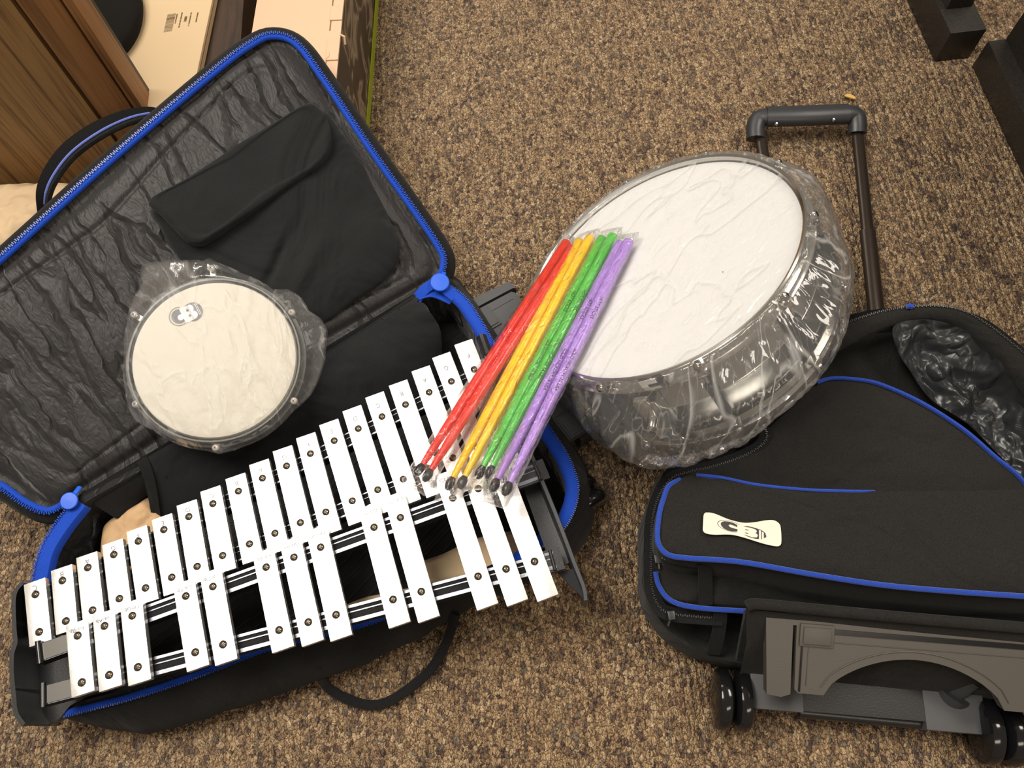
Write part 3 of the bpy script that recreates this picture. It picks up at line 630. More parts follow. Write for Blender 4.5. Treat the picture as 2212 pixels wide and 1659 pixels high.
# end pieces
def endboard(pts_px, h, thick, depth, prof=None):
    m_ = MB(); path = catmull([P(x, y, h) for x, y in pts_px], 40)
    m_.sweep(path, [(-thick, 0), (-thick+.001, .001), (0, .001), (.001, 0), (.001, -depth), (-thick, -depth)]); return m_
m_ = endboard([(52, 1262), (40, 1276), (35, 1300), (37, 1360), (39, 1388), (32, 1412), (31, 1450), (36, 1505), (40, 1537), (56, 1562)], .136, -.004, .07); build(m_, 'end_piece', 'black_plastic', glock, angle=45)
fl_ = [(38, 1300), (70, 1290), (110, 1400), (180, 1420), (185, 1500), (152, 1524), (134, 1546), (118, 1560), (98, 1569), (60, 1565), (42, 1540), (34, 1500), (33, 1420)]
m_ = MB(); m_.poly(catmull([P(x, y, .088) for x, y in fl_], 80, True), (0, 0, 1), .012); build(m_, 'end_piece_tray', 'black_plastic', glock, angle=45)
rb = [(1046, 728), (1062, 770), (1100, 862), (1150, 988), (1200, 1110), (1240, 1215), (1262, 1272), (1265, 1297)]
m_ = MB(); path = catmull([P(x, y, .138) for x, y in rb], 40); m_.sweep(path, [(-.0028, 0), (-.002, .001), (.002, .001), (.0028, 0), (.0028, -.05), (-.0028, -.05)], scale=None); build(m_, 'end_piece', 'dark_plastic', glock, angle=45)
m_ = MB(); m_.poly([P(1265, 1297, .134), P(1238, 1228, .134), P(1203, 1236, .118)], (0, 0, 1), .003)
m_.poly([P(1060, 790, .108), P(1230, 1215, .108), P(1195, 1235, .108), P(1040, 800, .108)], (0, 0, 1), .008); build(m_, 'end_piece_gusset', 'dark_plastic', glock, angle=30)
m_ = MB(); m_.tube([P(1040, 728, .138), P(1046, 745, .14), P(1054, 768, .14)], .007, 10); build(m_, 'end_knob', 'black_plastic', glock)
# wire clips under the raised bars
for x0, y0, sc in ((352, 1449, 1.0), (780, 1335, 1.15)):
    q = [(0, -2), (9, -1), (11, 2), (26, -2), (30, -9), (38, -11)]
    m_ = MB(); m_.tube([P(x0+a*sc, y0+b_*sc-3, .12) for a, b_ in q], .0011, 6); m_.lathe(P(x0+8*sc, y0, .119), (0, 0, 1), [(.003, -.001), (.003, .001), (0, .0015)], 10); build(m_, 'wire_clip', 'steel', glock)
# ================================================================= snare drum
DC = V((.198, .515, .213)); DN = V((-.472, .304, .828)).normalized(); DA = DN.cross(V((0, 0, 1))).normalized(); DB = DN.cross(DA)
def DP(r, ang, z): return DC + (DA*math.cos(ang)+DB*math.sin(ang))*r + DN*z
drum = thing('snare_drum', 'white-headed chrome snare drum wrapped in clear plastic, tilted between the two cases', 'drum', DC-DN*.13)
DH = .128
m_ = MB(); m_.lathe(DC, DN, [(.1765, -.004), (.1765, -DH), ], 96, a0=DA); m_.lathe(DC, DN, [(.176, -.004), (.1775, -.0625), (.179, -.064), (.1775, -.0655), (.176, -DH)], 96, a0=DA)
build(m_, 'shell', 'shell', drum, angle=50)
m_ = MB(); m_.lathe(DC, DN, [(.1785, -.012), (.178, -.001), (.1735, .0012), (.170, 0), (0, 0)], 96, a0=DA); build(m_, 'batter_head', 'head', drum, angle=60)
def hoop(z0, s):
    m_ = MB(); pr = [(.1795, 0), (.1795, .004), (.1825, .0055), (.1845, .004), (.183, 0), (.183, -.012), (.190, -.013), (.190, -.0155), (.1815, -.016), (.1795, -.012), (.1795, 0)]
    m_.lathe(DC+DN*z0, DN*s, pr, 96, a0=DA); return build(m_, 'rim_hoop', 'chrome', drum, angle=40)
hoop(.003, 1); hoop(-DH-.003, -1)
m_ = MB(); m_.lathe(DC-DN*DH, -DN, [(.178, -.004), (.176, .001), (0, .001)], 96, a0=DA); build(m_, 'snare_side_head', 'head', drum)
A0 = math.radians(-140.3)
for k in range(10):
    a = A0 + k*math.radians(36); rd = (DA*math.cos(a)+DB*math.sin(a)); tg = DN.cross(rd)
    m_ = MB()
    m_.lathe(DP(.1905, a, -.036), DN, [(0, 0), (.0068, .001), (.0072, .006), (.006, .010), (.006, -.010), (.0075, -.012), (.0075, -.040), (.0062, -.044), (0, -.045)][:1]+[(.0068, .001)]+[(.0062, .004)]+[(.0062, -.052)]+[(.0068, -.054)]+[(0, -.055)], 14)
    m_.box(DP(.183, a, -.062), rd, tg, DN, .0075, .0045, .008, bev=.001); lug = build(m_, 'lug', 'lug', drum, angle=40)
    m_ = MB(); m_.lathe(DP(.1905, a, .004), DN, [(0, .004), (.003, .0035), (.005, .001), (.0052, -.003), (.0022, -.0045), (.0022, -.125), (.005, -.127), (.005, -.131), (0, -.132)], 12)
    m_.box(DP(.1875, a, -.010), rd, tg, DN, .006, .0075, .005, bev=.0015); m_.box(DP(.1875, a, -.119), rd, tg, DN, .006, .0075, .005, bev=.0015)
    build(m_, 'tension_rod', 'chrome', drum, angle=40)
# strainer
a = math.radians(-163); rd = (DA*math.cos(a)+DB*math.sin(a)); tg = DN.cross(rd)
m_ = MB(); m_.box(DP(.187, a, -.055), rd, tg, DN, .010, .014, .03, bev=.003); m_.box(DP(.197, a, -.03), rd, tg, DN, .004, .009, .016, bev=.002)
m_.lathe(DP(.202, a, -.052), rd, [(0, .012), (.006, .011), (.007, 0), (.007, -.004)], 16); m_.box(DP(.195, a, -.088), rd, tg, DN, .003, .012, .01, bev=.001); strn = build(m_, 'snare_strainer', 'chrome', drum, angle=40)
m_ = MB()
for t in range(5): m_.tube([DP(.194, a+(-.05+.025*t), -.095), DP(.185, a+(-.05+.025*t), -.125)], .0008, 6)
build(m_, 'snare_wires', 'steel', strn)
# badge on the hoop
a = math.radians(-157.5); rd = (DA*math.cos(a)+DB*math.sin(a)); tg = DN.cross(rd)
m_ = MB(); m_.box(DP(.1838, a, -.0035), rd, tg, DN, .0006, .014, .0078, mi=0); m_.box(DP(.1845, a, -.0015), rd, tg, DN, .0004, .006, .004, mi=1); m_.box(DP(.1845, a-.055, -.0035), rd, tg, DN, .0004, .004, .006, mi=1)
build(m_, 'badge', ['label_dark', 'white_print'], drum, smooth=False)
m_ = MB(); m_.lathe(Pl(1561, 587, DC+DN*.001, DN), DN, [(.0008, 0), (0, .0003)], 8); build(m_, 'vent_mark', 'label_dark', drum)
# its plastic bag
BAG = [(1140, 571), (1186, 499), (1276, 422), (1412, 352), (1480, 338), (1548, 332), (1620, 338), (1683, 350), (1730, 358), (1765, 377), (1782, 410), (1792, 445), (1800, 480), (1814, 517), (1838, 553), (1847, 600), (1837, 662), (1824, 700), (1810, 730), (1793, 775), (1783, 802), (1728, 852), (1670, 905), (1620, 947), (1570, 982), (1500, 1008), (1434, 1019), (1367, 1008), (1320, 985), (1285, 940), (1240, 890), (1205, 848), (1160, 800), (1120, 735), (1109, 680), (1112, 625)]
def dang(q):
    d = q-DC; return math.atan2(d.dot(DB), d.dot(DA))
NB = 420
def plane_loop(px, z):
    """outline of the bag in the plane z below the head -> (angle, radius) table"""
    t = []
    for x, y in px:
        q = Pl(x, y, DC+DN*z, DN)-DC; t.append((math.atan2(q.dot(DB), q.dot(DA)), V((q.dot(DA), q.dot(DB))).length))
    t.sort(); return t
def lookup(t, a):
    n = len(t)
    for i in range(n):
        a0, r0 = t[i-1]; a1, r1 = t[i]
        if i == 0: a0 -= 2*math.pi
        if a0 <= a <= a1: return r0+(r1-r0)*(a-a0)/max(a1-a0, 1e-6)
    a0, r0 = t[-1]; a1, r1 = t[0][0]+2*math.pi, t[0][1]
    return r0+(r1-r0)*(a-a0)/max(a1-a0, 1e-6)
tabT = plane_loop(BAG, -.03); tabB = plane_loop(BAG, -.115)
loops = []
def fold_n(a, z, s): return fbm((math.cos(a)*s, math.sin(a)*s, z*s*.35), 1.0) + .5*abs(fbm((math.cos(a)*s*2.2+z*14, math.sin(a)*s*2.2-z*9, z*s), 1.0))
zs = [.0035]*16
for k in range(16):
    r = .001 + .178*(k/15.0); L = []
    for i in range(NB):
        a = -math.pi + 2*math.pi*i/NB
        # tension folds fanning across the head
        z = .0030 + .0022*abs(fbm((r*math.cos(a)*7+3, r*math.sin(a)*16, 2), 1.0)) + .0002*fbm((r*math.cos(a)*40, r*math.sin(a)*40, 7), 1.0)
        L.append(DP(r, a, z))
    loops.append(L)
prof = [(.187, .0082, 0), (.1915, .006, 0), (.194, -.004, .1), (0, -.018, .45), (0, -.034, .8), (0, -.05, .95), (0, -.066, 1), (0, -.082, 1), (0, -.098, .9), (0, -.112, .75), (.199, -.124, .2), (.196, -.136, 0), (.18, -.1415, 0), (.12, -.1415, 0), (.01, -.1415, 0)]
for r0, z, w in prof:
    L = []
    for i in range(NB):
        a = -math.pi + 2*math.pi*i/NB
        rt = lookup(tabT, a); rb_ = lookup(tabB, a); t = min(max((-z-.03)/.085, 0), 1); rr = max(min(rt*(1-t)+rb_*t, .245), .1985)
        base = r0 if r0 else .1985
        r = base + (rr-base)*w if w else r0
        r += (.0035*fold_n(a, z, 9)+.0025*fold_n(a, z, 26))*min(1, w*1.6+.15) if z < .0 else 0
        L.append(DP(max(r, .0005), a, z + (.002*fbm((math.cos(a)*14, math.sin(a)*14, z*50), 1.0))))
    loops.append(L)
# refine between profile loops
ref = loops[:17]
for i in range(16, len(loops)-1):
    A_, B_ = loops[i], loops[i+1]; pr_, nx_ = loops[i-1], loops[min(i+2, len(loops)-1)]
    for s in (1, 2, 3):
        t = s/3.0; L = []
        for j in range(NB):
            p = 0.5*((2*A_[j])+(B_[j]-pr_[j])*t+(2*pr_[j]-5*A_[j]+4*B_[j]-nx_[j])*t*t+(3*A_[j]-pr_[j]-3*B_[j]+nx_[j])*t**3)
            if s < 3 and i > 18:
                d = (p-DC); d -= DN*d.dot(DN); d.normalize(); p = p + d*(.0012*fbm((p.x*40, p.y*40, p.z*40), 1.0))
            L.append(p)
        ref.append(L)
def nofloor(Ls, zmin=.002):
    for L in Ls:
        for p in L:
            if p.z < zmin: p.z = zmin
    return Ls
nofloor(ref)
m_ = MB(); m_.loft(ref, True, flip=True)
uv = []; vacc = 0
for i, L in enumerate(ref):
    if i: vacc += (L[0]-ref[i-1][0]).length
    for j, p in enumerate(L):
        d = p-DC
        if i < 17: x_, y_ = d.dot(DA), d.dot(DB); uv.append((x_*.35+y_*.94, x_*.94-y_*.35))
        else: uv.append((-math.pi*.19+2*math.pi*.19*j/NB+vacc*.5, vacc))
bag = tag(build(m_, 'plastic_bag', 'bag_film', angle=180, origin=DC, uv=uv), 'crumpled frosted plastic bag wrapped around the large snare drum', 'plastic bag')
# ================================================================= practice pad
PC = P(464, 775, .180); PN = V((.11, -.24, 1)).normalized(); PA = V((1, 0, 0)); PA = (PA-PN*PA.dot(PN)).normalized(); PB = PN.cross(PA)
def QP(x, y, z=0): return PC + PA*x + PB*y + PN*z
pad = thing('practice_pad', 'round cream practice pad with a CB logo lying on the open lid', 'practice pad', PC-PN*.03)
m_ = MB(); m_.lathe(PC, PN, [(0, .0008), (.095, .0008), (.1005, -.0004), (.1025, -.005), (.1025, -.012)], 80, a0=PA); build(m_, 'pad_head', 'cream', pad, angle=50)
m_ = MB(); m_.lathe(PC, PN, [(.1035, -.002), (.1045, .0005), (.1065, .0005), (.1075, -.002), (.1075, -.010), (.112, -.0105), (.112, -.013), (.1035, -.013), (.1035, -.002)], 80, a0=PA); build(m_, 'rim_hoop', simple('pad_hoop', rgb(.06, .06, .055), .4, metal=.5), pad, angle=40)
m_ = MB(); m_.lathe(PC, PN, [(.1015, -.012), (.1015, -.032), (.09, -.035), (0, -.035)], 64, a0=PA); build(m_, 'pad_base', 'black_plastic', pad, angle=40)
for x, y in [(457, 580), (290, 680), (630, 675), (293, 873), (635, 866), (466, 967)]:
    q = Pl(x, y, PC-PN*.004, PN); m_ = MB(); rd = (q-PC).normalized(); tg = PN.cross(rd)
    m_.lathe(q, PN, [(0, .0042), (.0028, .0034), (.0046, .0008), (.0047, -.002), (.002, -.003), (.002, -.026), (0, -.026)], 16)
    m_.box(q-rd*.004-PN*.008, rd, tg, PN, .005, .0035, .003, bev=.001)
    o = build(m_, 'tension_screw', 'pearl', pad, angle=40)
    m_ = MB()
    for aa in (.5, .5+math.pi/2): m_.box(q+PN*.004, PA*math.cos(aa)+PB*math.sin(aa), -PA*math.sin(aa)+PB*math.cos(aa), PN, .0018, .0004, .0004)
    build(m_, 'cross_recess', 'screw_ring', o)
# CB logo on the pad
lc = Pl(401, 680, PC+PN*.001, PN); la = (Pl(437, 663, PC+PN*.001, PN)-lc).normalized(); lb = PN.cross(la)
SC = 1/(1700.0)
def ring2(mb, cx, cy, r0, r1, z, mi, a0=0, a1=2*math.pi, n=36, asp=1.0, fr=None):
    vs = []; fs = []
    for i in range(n+1):
        t = a0+(a1-a0)*i/n
        for r in (r0, r1): vs.append(fr(cx+r*math.cos(t), cy+r*asp*math.sin(t), z))
    for i in range(n): fs.append((2*i, 2*i+1, 2*i+3, 2*i+2))
    mb.add(vs, fs, mi)
def LF(x, y, z): return lc + la*(x*SC) + lb*(y*SC) + PN*z
m_ = MB()
ring2(m_, -13.5, 3, 21.5, 20, .0003, 0, .35*math.pi, 1.86*math.pi, fr=LF); ring2(m_, -13.5, 3, 0.01, 16.5, .0003, 0, fr=LF)
ring2(m_, 16, -1, 0.01, 21.5, .0003, 0, fr=LF)
m_.add([LF(-7, 15, .0005), LF(-7, -17, .0005), LF(2, -19, .0005), LF(2, 18, .0005)], [(0, 1, 2, 3)], 1)
ring2(m_, -11, -1, 0.01, 6.5, .0006, 1, fr=LF)
ring2(m_, 13, 8.5, 0.01, 8.6, .0005, 1, fr=LF); ring2(m_, 14, -8, 0.01, 9.6, .0005, 1, fr=LF)
m_.add([LF(-7, 17, .0005), LF(-7, -17.6, .0005), LF(14, -17.6, .0005), LF(13, 17, .0005)], [(0, 1, 2, 3)], 1)
for cy in (6.5, -6): m_.add([LF(5, cy+2.5, .0007), LF(5, cy-2.5, .0007), LF(10, cy-2.5, .0007), LF(10, cy+2.5, .0007)], [(0, 1, 2, 3)], 0)
for xx in (26.5, 29.5): m_.add([LF(xx, 14, .0005), LF(xx, -14, .0005), LF(xx+.8, -14, .0005), LF(xx+.8, 14, .0005)], [(0, 1, 2, 3)], 1)
build(m_, 'logo', ['print_grey', 'white_print'], pad, smooth=False)
# bag of the pad
PBAG = [(310, 572), (353, 563), (395, 561), (440, 565), (452, 557), (472, 569), (525, 592), (591, 626), (623, 626), (652, 643), (668, 672), (695, 690), (708, 714), (705, 749), (695, 805), (674, 852), (637, 886), (591, 932), (525, 966), (477, 981), (446, 974), (374, 953), (337, 932), (294, 911), (280, 887), (271, 828), (269, 775), (276, 698), (294, 637), (305, 611), (304, 584)]
t_ = []
for x, y in PBAG:
    q = Pl(x, y, PC-PN*.012, PN)-PC; t_.append((math.atan2(q.dot(PB), q.dot(PA)), V((q.dot(PA), q.dot(PB))).length))
t_.sort(); loops = []; NB2 = 300
for k in range(26):
    L = []
    for i in range(NB2):
        a = -math.pi+2*math.pi*i/NB2; rr = max(lookup(t_, a), .116); ca, sa = math.cos(a), math.sin(a)
        if k < 12: r = .001+.106*k/11; z = .0035+.0018*abs(fbm((r*ca*20, r*sa*6, 3), 1.0))+.0001*fbm((r*ca*50, r*sa*50, 1), 1.0)
        elif k < 20: t = (k-11)/8; r = .107+(rr-.107)*t; z = .0045-.015*t + .004*fbm((r*ca*40, r*sa*40, 6), 1.0)*min(1, t*2)
        else: t = (k-19)/6; r = rr-(rr-.105)*t; z = -.0105-.026*t
        L.append(QP(r*ca, r*sa, z))
    loops.append(L)
m_ = MB(); m_.loft(loops, True)
uv = [(((p-PC).dot(PA))*.9+((p-PC).dot(PB))*.3, (p-PC).dot(PB)*.9-((p-PC).dot(PA))*.3) for L in loops for p in L]
tag(build(m_, 'plastic_bag', 'pad_film', angle=180, origin=PC, uv=uv), 'thin clear plastic bag around the small round practice pad', 'plastic bag')
# ================================================================= drumsticks in sleeves
STK = [('red', 'red', ((1226, 521), (901, 1022)), ((1240, 533), (919, 1034)), 'left', .172, .171),
       ('yellow', 'yellow', ((1254, 519), (968, 1052)), ((1277, 511), (994, 1050)), '', .176, .176),
       ('green', 'green', ((1303, 512), (1033, 1028)), ((1326, 507), (1054, 1028)), '', .176, .176),
       ('purple', 'purple', ((1342, 523), (1064, 1056)), ((1360, 519), (1091, 1064)), '', .176, .176)]
SR = .0072; SL = .394
def stick_axis(b, t, lift):
    B = Pl(b[0], b[1], DC+DN*(SR+.006+lift), DN)
    for k in range(60):   # raise the tip end until the stick clears the drum rim
        T = P(t[0], t[1], HA+.011+lift+k*.002); ok = True
        for s in range(5, 60):
            q = B.lerp(T, s/60)-DC; z = q.dot(DN); r = (q-DN*z).length
            if .176 < r < .192 and z < .0085+SR: ok = False
        if ok: break
    return B, T
def stick(col, b, t, lab, lift, txt=False):
    B, T = stick_axis(b, t, lift); d = (T-B).normalized(); L = (T-B).length
    o = thing('drumstick', lab, 'drumstick', B, 'paired drumsticks in clear sleeves')
    s = L-.012; pr = [(0, 0), (SR*.6, .0003), (SR*.92, .002), (SR, .005)] + [(SR, s*.62), (SR*.93, s*.75), (SR*.78, s*.88), (SR*.60, s*.965), (SR*.50, s)]
    m_ = MB(); m_.lathe(B, d, pr, 20); build(m_, 'shaft', col, o, angle=50)
    m_ = MB(); m_.lathe(B+d*s, d, [(0, -.001), (SR*.50, -.001), (SR*.74, .003), (SR*.82, .007), (SR*.66, .0125), (SR*.3, .0155), (0, .016)], 18); build(m_, 'tip', 'tip', o, angle=60)
    if txt:
        n = (V(CAM)-B); n = (n-d*n.dot(d)).normalized(); y = d.cross(n)
        m_ = MB()
        for st, fr_, sz in (('HOT STICKS', .31, .0062), ('SOLID HICKORY 7A USA', .56, .0056)):
            m2 = MB(); text(m2, st, (0, 0, 0), (1, 0, 0), (0, 1, 0), sz)
            vs = []
            for p in m2.v:
                an = p.y/SR; vs.append(B + d*(L*fr_+p.x) + (n*math.cos(an) - y*math.sin(an)*-1*(-1))*(SR+.00025))
            m_.add(vs, m2.f)
        build(m_, 'printed_name', txt, o, smooth=False)
    return B, T, d
for ci, (nm, mt, s1, s2, w, h1, h2) in enumerate(STK):
    tx = {'green': 'print_green', 'purple': 'label_dark'}.get(nm)
    l1 = f'{nm} drumstick, left one of the {nm} pair lying across the drum and bars'; l2 = f'{nm} drumstick, right one of the {nm} pair lying across the drum and bars'
    B1, T1, d1 = stick(mt, s1[0], s1[1], l1, 0, tx); B2, T2, d2 = stick(mt, s2[0], s2[1], l2, .001, tx)
    # sleeve
    n = 90; loops = []; Bm, Tm = (B1+B2)/2, (T1+T2)/2; ax = (Tm-Bm).normalized(); L = (Tm-Bm).length
    for i in range(n):
        t = i/(n-1); s = -.012+(L+.030)*t; f = min(max(s/L, 0), 1)
        c1, c2 = B1.lerp(T1, f), B2.lerp(T2, f); c_ = (c1+c2)/2 + ax*(s-f*L)
        sd = (c2-c1); hw = sd.length/2; sd.normalize(); up = ax.cross(sd).normalized(); up = up if up.z > 0 else -up
        end = min(1, (t)/.035, (1-t)/.05); flat = .16+.84*math.sqrt(max(end, 0)); wobble = 1+.10*fbm((t*9, ci*3, 0), 1.0)
        LL = []
        for k in range(28):
            a = 2*math.pi*k/28; ra = (hw+SR+.0022+.002*(ci == 0)); rb2 = (SR+.0013)*flat
            ca, sa = math.cos(a), math.sin(a); x = ra*math.copysign(abs(ca)**.8, ca)*wobble; z = rb2*math.copysign(abs(sa)**.7, sa)
            p = c_+sd*x+up*z; o_n = (sd*x+up*z).normalized(); p = p+o_n*(.0008*fbm(p, 90)+.0006*abs(fbm(p, 220)))
            LL.append(p)
        loops.append(LL)
    m_ = MB(); m_.loft(loops, True, cap0=True, cap1=True); uv = [(k*.0016*2, i/(n-1)*L+ci) for i in range(n) for k in range(28)]
    tag(build(m_, 'plastic_sleeve', 'sleeve_film', angle=180, origin=Bm, uv=uv), f'crinkled clear cellophane sleeve around the {nm} pair of drumsticks', 'sleeve')
# ================================================================= right rolling bag
rbag = thing('rolling_bag', 'closed black rolling drum bag with blue piping, wheels and an extended pull handle', 'bag', P(1850, 1200, 0))
def U(pts, n, closed=True): return catmull([P(*q) for q in pts], n, closed)
BODY_T = [(1450, 1008, .10), (1425, 1040, .10), (1404, 1100, .10), (1396, 1180, .10), (1400, 1270, .09), (1420, 1330, .08), (1470, 1385, .06), (1560, 1425, .05), (1700, 1440, .05), (1900, 1460, .05), (2150, 1480, .05), (2350, 1480, .06), (2480, 1300, .09), (2450, 1050, .11), (2330, 860, .12), (2212, 752, .125), (2130, 690, .125), (2060, 668, .125), (1970, 663, .12), (1870, 672, .11), (1790, 700, .10), (1740, 780, .10), (1650, 900, .10), (1550, 985, .10)]
n_ = 260
top = U(BODY_T, n_)
bot = []
for p in top: q = p.copy(); q.z = .001; bot.append(q)
bot = offset_loop(bot, -.006); midl = offset_loop([V((p.x, p.y, p.z*.5)) for p in top], .006)
midl = [p+V((0, 0, 0))+V((fbm(p, 18), fbm(p+V((5, 0, 0)), 18), 0))*.004 for p in midl]
inn = offset_loop(top, -.02); inn = [p-V((0, 0, .035)) for p in inn]
cc = sum(inn, V((0, 0, 0)))/n_
m_ = MB(); m_.loft([bot, midl, top, inn], True, cap0=True, flip=True)
m_.loft([inn, [cc+(p-cc)*.5+V((0, 0, -.01)) for p in inn]], True, cap1=True, flip=True)
build(m_, 'bag_body', 'bag_fabric', rbag, angle=70)
# crumpled nylon lining showing in the open main compartment
LIN = [(1930, 705, .125), (1985, 690, .128), (2045, 698, .128), (2110, 728, .128), (2170, 782, .128), (2230, 850, .128), (2330, 1000, .125), (2330, 1120, .11), (2240, 1060, .105), (2160, 985, .105), (2090, 915, .105), (2010, 862, .105), (1965, 800, .105), (1940, 760, .11)]
Lc = U(LIN, 160); c_ = sum(Lc, V((0, 0, 0)))/160; loops = []
for k in range(40):
    s = 1-k/39*.998; LL = []
    for p in Lc:
        q = c_+(p-c_)*s; e = (1-s); dip = .03*(1-(1-min(1, e*2))**2)
        q = q+V((0, 0, -dip+min(1, e*6)*(.012*abs(fbm((q.x*1.6, q.y, 3), 16))+.008*fbm(q, 40)+.012*fbm((q.x, q.y*.6, 1), 12)))); LL.append(q)
    loops.append(LL)
m_ = MB(); m_.loft(loops, True, cap1=True, flip=True); build(m_, 'nylon_lining', 'nylon', rbag, angle=80)
# flap band with zipper teeth along the opening
oe = U([(1800, 712, .122), (1850, 690, .13), (1910, 672, .134), (1970, 663, .137), (2030, 662, .139), (2080, 672, .14), (2130, 700, .14), (2180, 738, .14), (2240, 790, .14), (2330, 880, .14)], 120, False)
ie = U([(1810, 755, .118), (1860, 728, .124), (1915, 705, .128), (1975, 688, .130), (2040, 690, .131), (2080, 705, .131), (2120, 738, .131), (2165, 775, .131), (2220, 842, .131), (2300, 940, .131)], 120, False)
m_ = MB(); m_.loft([[p-V((0, 0, .01)) for p in oe], oe, [a.lerp(b_, .5)+V((0, 0, .004)) for a, b_ in zip(oe, ie)], ie, [p-V((0, 0, .012)) for p in ie]], False, flip=True); build(m_, 'opening_band', 'bag_fabric', rbag, angle=70)
m_ = MB(); teeth(m_, [p+V((0, 0, .001)) for p in oe], (0, 0, 1), alt=.0005, size=.0009); build(m_, 'zipper_teeth', 'teeth_black', rbag, smooth=False)
m_ = MB(); m_.tube([P(1958, 662, .14), P(1966, 661, .141), P(1972, 663, .141)], .0035, 8); build(m_, 'piping_end', 'blue_pipe', rbag)
# front panel under the arc of piping
PAN = [(1505, 1018, .125), (1590, 990, .125), (1650, 935, .125), (1710, 880, .125), (1770, 822, .125), (1830, 816, .127), (1900, 828, .128), (1990, 868, .130), (2080, 925, .132), (2150, 985, .134), (2212, 1040, .135), (2300, 1160, .135), (2360, 1300, .13), (2300, 1350, .12), (2000, 1330, .11), (1700, 1315, .105), (1500, 1300, .105), (1428, 1285, .10), (1412, 1210, .105), (1416, 1110, .11), (1445, 1050, .118)]
Lp = U(PAN, 220); c_ = sum(Lp, V((0, 0, 0)))/220; loops = [[p-V((0, 0, .05)) for p in offset_loop(Lp, .002)]]
for k in range(44):
    s = 1-k/43*.999; LL = []
    for p in Lp:
        q = c_+(p-c_)*s; e = (1-s)*(p-c_).length
        q = q+V((0, 0, .010*(1-math.exp(-e/.03)) + min(1, e/.03)*(.006*fbm((q.x*.7, q.y*1.5, 2), 9)+.002*fbm(q, 26)))); LL.append(q)
    loops.append(LL)
m_ = MB(); m_.loft(loops, True, cap1=True, flip=True); build(m_, 'front_panel', 'bag_fabric', rbag, angle=80)
def pipe(pts, r=.0028, nm='piping', mat='blue_pipe'):
    path = catmull([P(*q) for q in pts], 160); m_ = MB(); m_.tube(path, r, 8); m_.sweep([p-V((0, 0, .0018)) for p in path], [(-.0025, 0), (-.0025, .0006), (.0025, .0006), (.0025, 0)]); return build(m_, nm, mat, rbag)
pipe([(1765, 826, .131), (1795, 817, .131), (1840, 818, .132), (1900, 829, .132), (1990, 869, .134), (2080, 926, .136), (2150, 986, .138), (2212, 1040, .139), (2290, 1150, .139)], .0023)
# front pocket
PK = [(1432, 1080, .166), (1440, 1052, .166), (1462, 1037, .166), (1500, 1027, .166), (1560, 1033, .168), (1640, 1049, .168), (1740, 1059, .168), (1900, 1061, .168), (2100, 1060, .168), (2330, 1058, .168), (2390, 1100, .168), (2400, 1200, .168), (2380, 1280, .168), (2300, 1291, .168), (2212, 1285, .168), (2050, 1274, .168), (1900, 1260, .168), (1750, 1237, .168), (1600, 1212, .166), (1480, 1203, .164), (1440, 1192, .164), (1421, 1165, .164), (1424, 1110, .165)]
Lk = U(PK, 260); c_ = sum(Lk, V((0, 0, 0)))/260
base = []
for p in Lk:
    q = p.copy(); q.z = .100; f_ = max(0, min(1, (c_.y-p.y)/.05+.3)); q.y -= .020*f_; base.append(q)
mid2 = [(a.lerp(b_, .5))+V((0, -.006*max(0, min(1, (c_.y-a.y)/.05+.3)), .003*fbm(a, 20))) for a, b_ in zip(Lk, base)]
loops = [base, mid2, Lk]
for k in range(1, 44):
    s = 1-k/43*.999; LL = []
    for p in Lk:
        q = c_+(p-c_)*s; e = (1-s)*(p-c_).length
        LL.append(q+V((0, 0, .005*(1-math.exp(-e/.02))+min(1, e/.03)*.003*fbm(q, 9))))
    loops.append(LL)
m_ = MB(); m_.loft(loops, True, cap1=True, flip=True); pk = build(m_, 'front_pocket', 'bag_fabric', rbag, angle=60)
pipe([(1505, 1026, .168), (1560, 1032, .170), (1640, 1048, .170), (1740, 1058, .170), (1820, 1061, .169), (1890, 1062, .166)], .0016)
pipe([(1470, 1036, .164), (1445, 1050, .166), (1433, 1078, .167), (1424, 1112, .168), (1420, 1160, .168), (1428, 1185, .167), (1448, 1200, .166), (1490, 1206, .166), (1600, 1214, .168), (1750, 1240, .170), (1900, 1263, .170), (2050, 1277, .170), (2212, 1288, .170), (2300, 1293, .170)], .0031)
pipe([(1416, 1235, .112), (1422, 1262, .110), (1440, 1290, .108), (1470, 1306, .108), (1520, 1314, .108), (1575, 1318, .106), (1640, 1322, .104)], .0030)
# label with the CB logo
sn = V((0, 0, 1)); def_z = .1745
lab = [(1521, 1110), (1530, 1107), (1545, 1110), (1575, 1122), (1605, 1129), (1630, 1128), (1655, 1124), (1672, 1124), (1684, 1132), (1687, 1145), (1688, 1170), (1684, 1179), (1670, 1179), (1645, 1173), (1610, 1162), (1580, 1155), (1545, 1155), (1528, 1153), (1519, 1147), (1519, 1130)]
m_ = MB(); m_.poly(catmull([P(x, y, def_z) for x, y in lab], 90, True), sn, .0012); lb_ = build(m_, 'label_plate', 'sticker', rbag, angle=30)
def FP(x, y, z): return P(1500+x/10.05, 1080+y/10.05, def_z+z)
m_ = MB()
def poly2(pts, z, mi): m_.add([FP(x, y, z) for x, y in pts], [tuple(range(len(pts)))[::-1]], mi)
def ell(cx, cy, rx, ry, rot, z, mi, a0=0, a1=2*math.pi, n=40, inner=0.0):
    c_, s_ = math.cos(rot), math.sin(rot); vs = []; fs = []
    for i in range(n+1):
        t = a0+(a1-a0)*i/n
        for k in (inner, 1.0):
            x, y = rx*k*math.cos(t), ry*k*math.sin(t); vs.append(FP(cx+x*c_-y*s_, cy+x*s_+y*c_, z))
    for i in range(n): fs.append((2*i, 2*i+2, 2*i+3, 2*i+1))
    m_.add(vs, fs, mi)
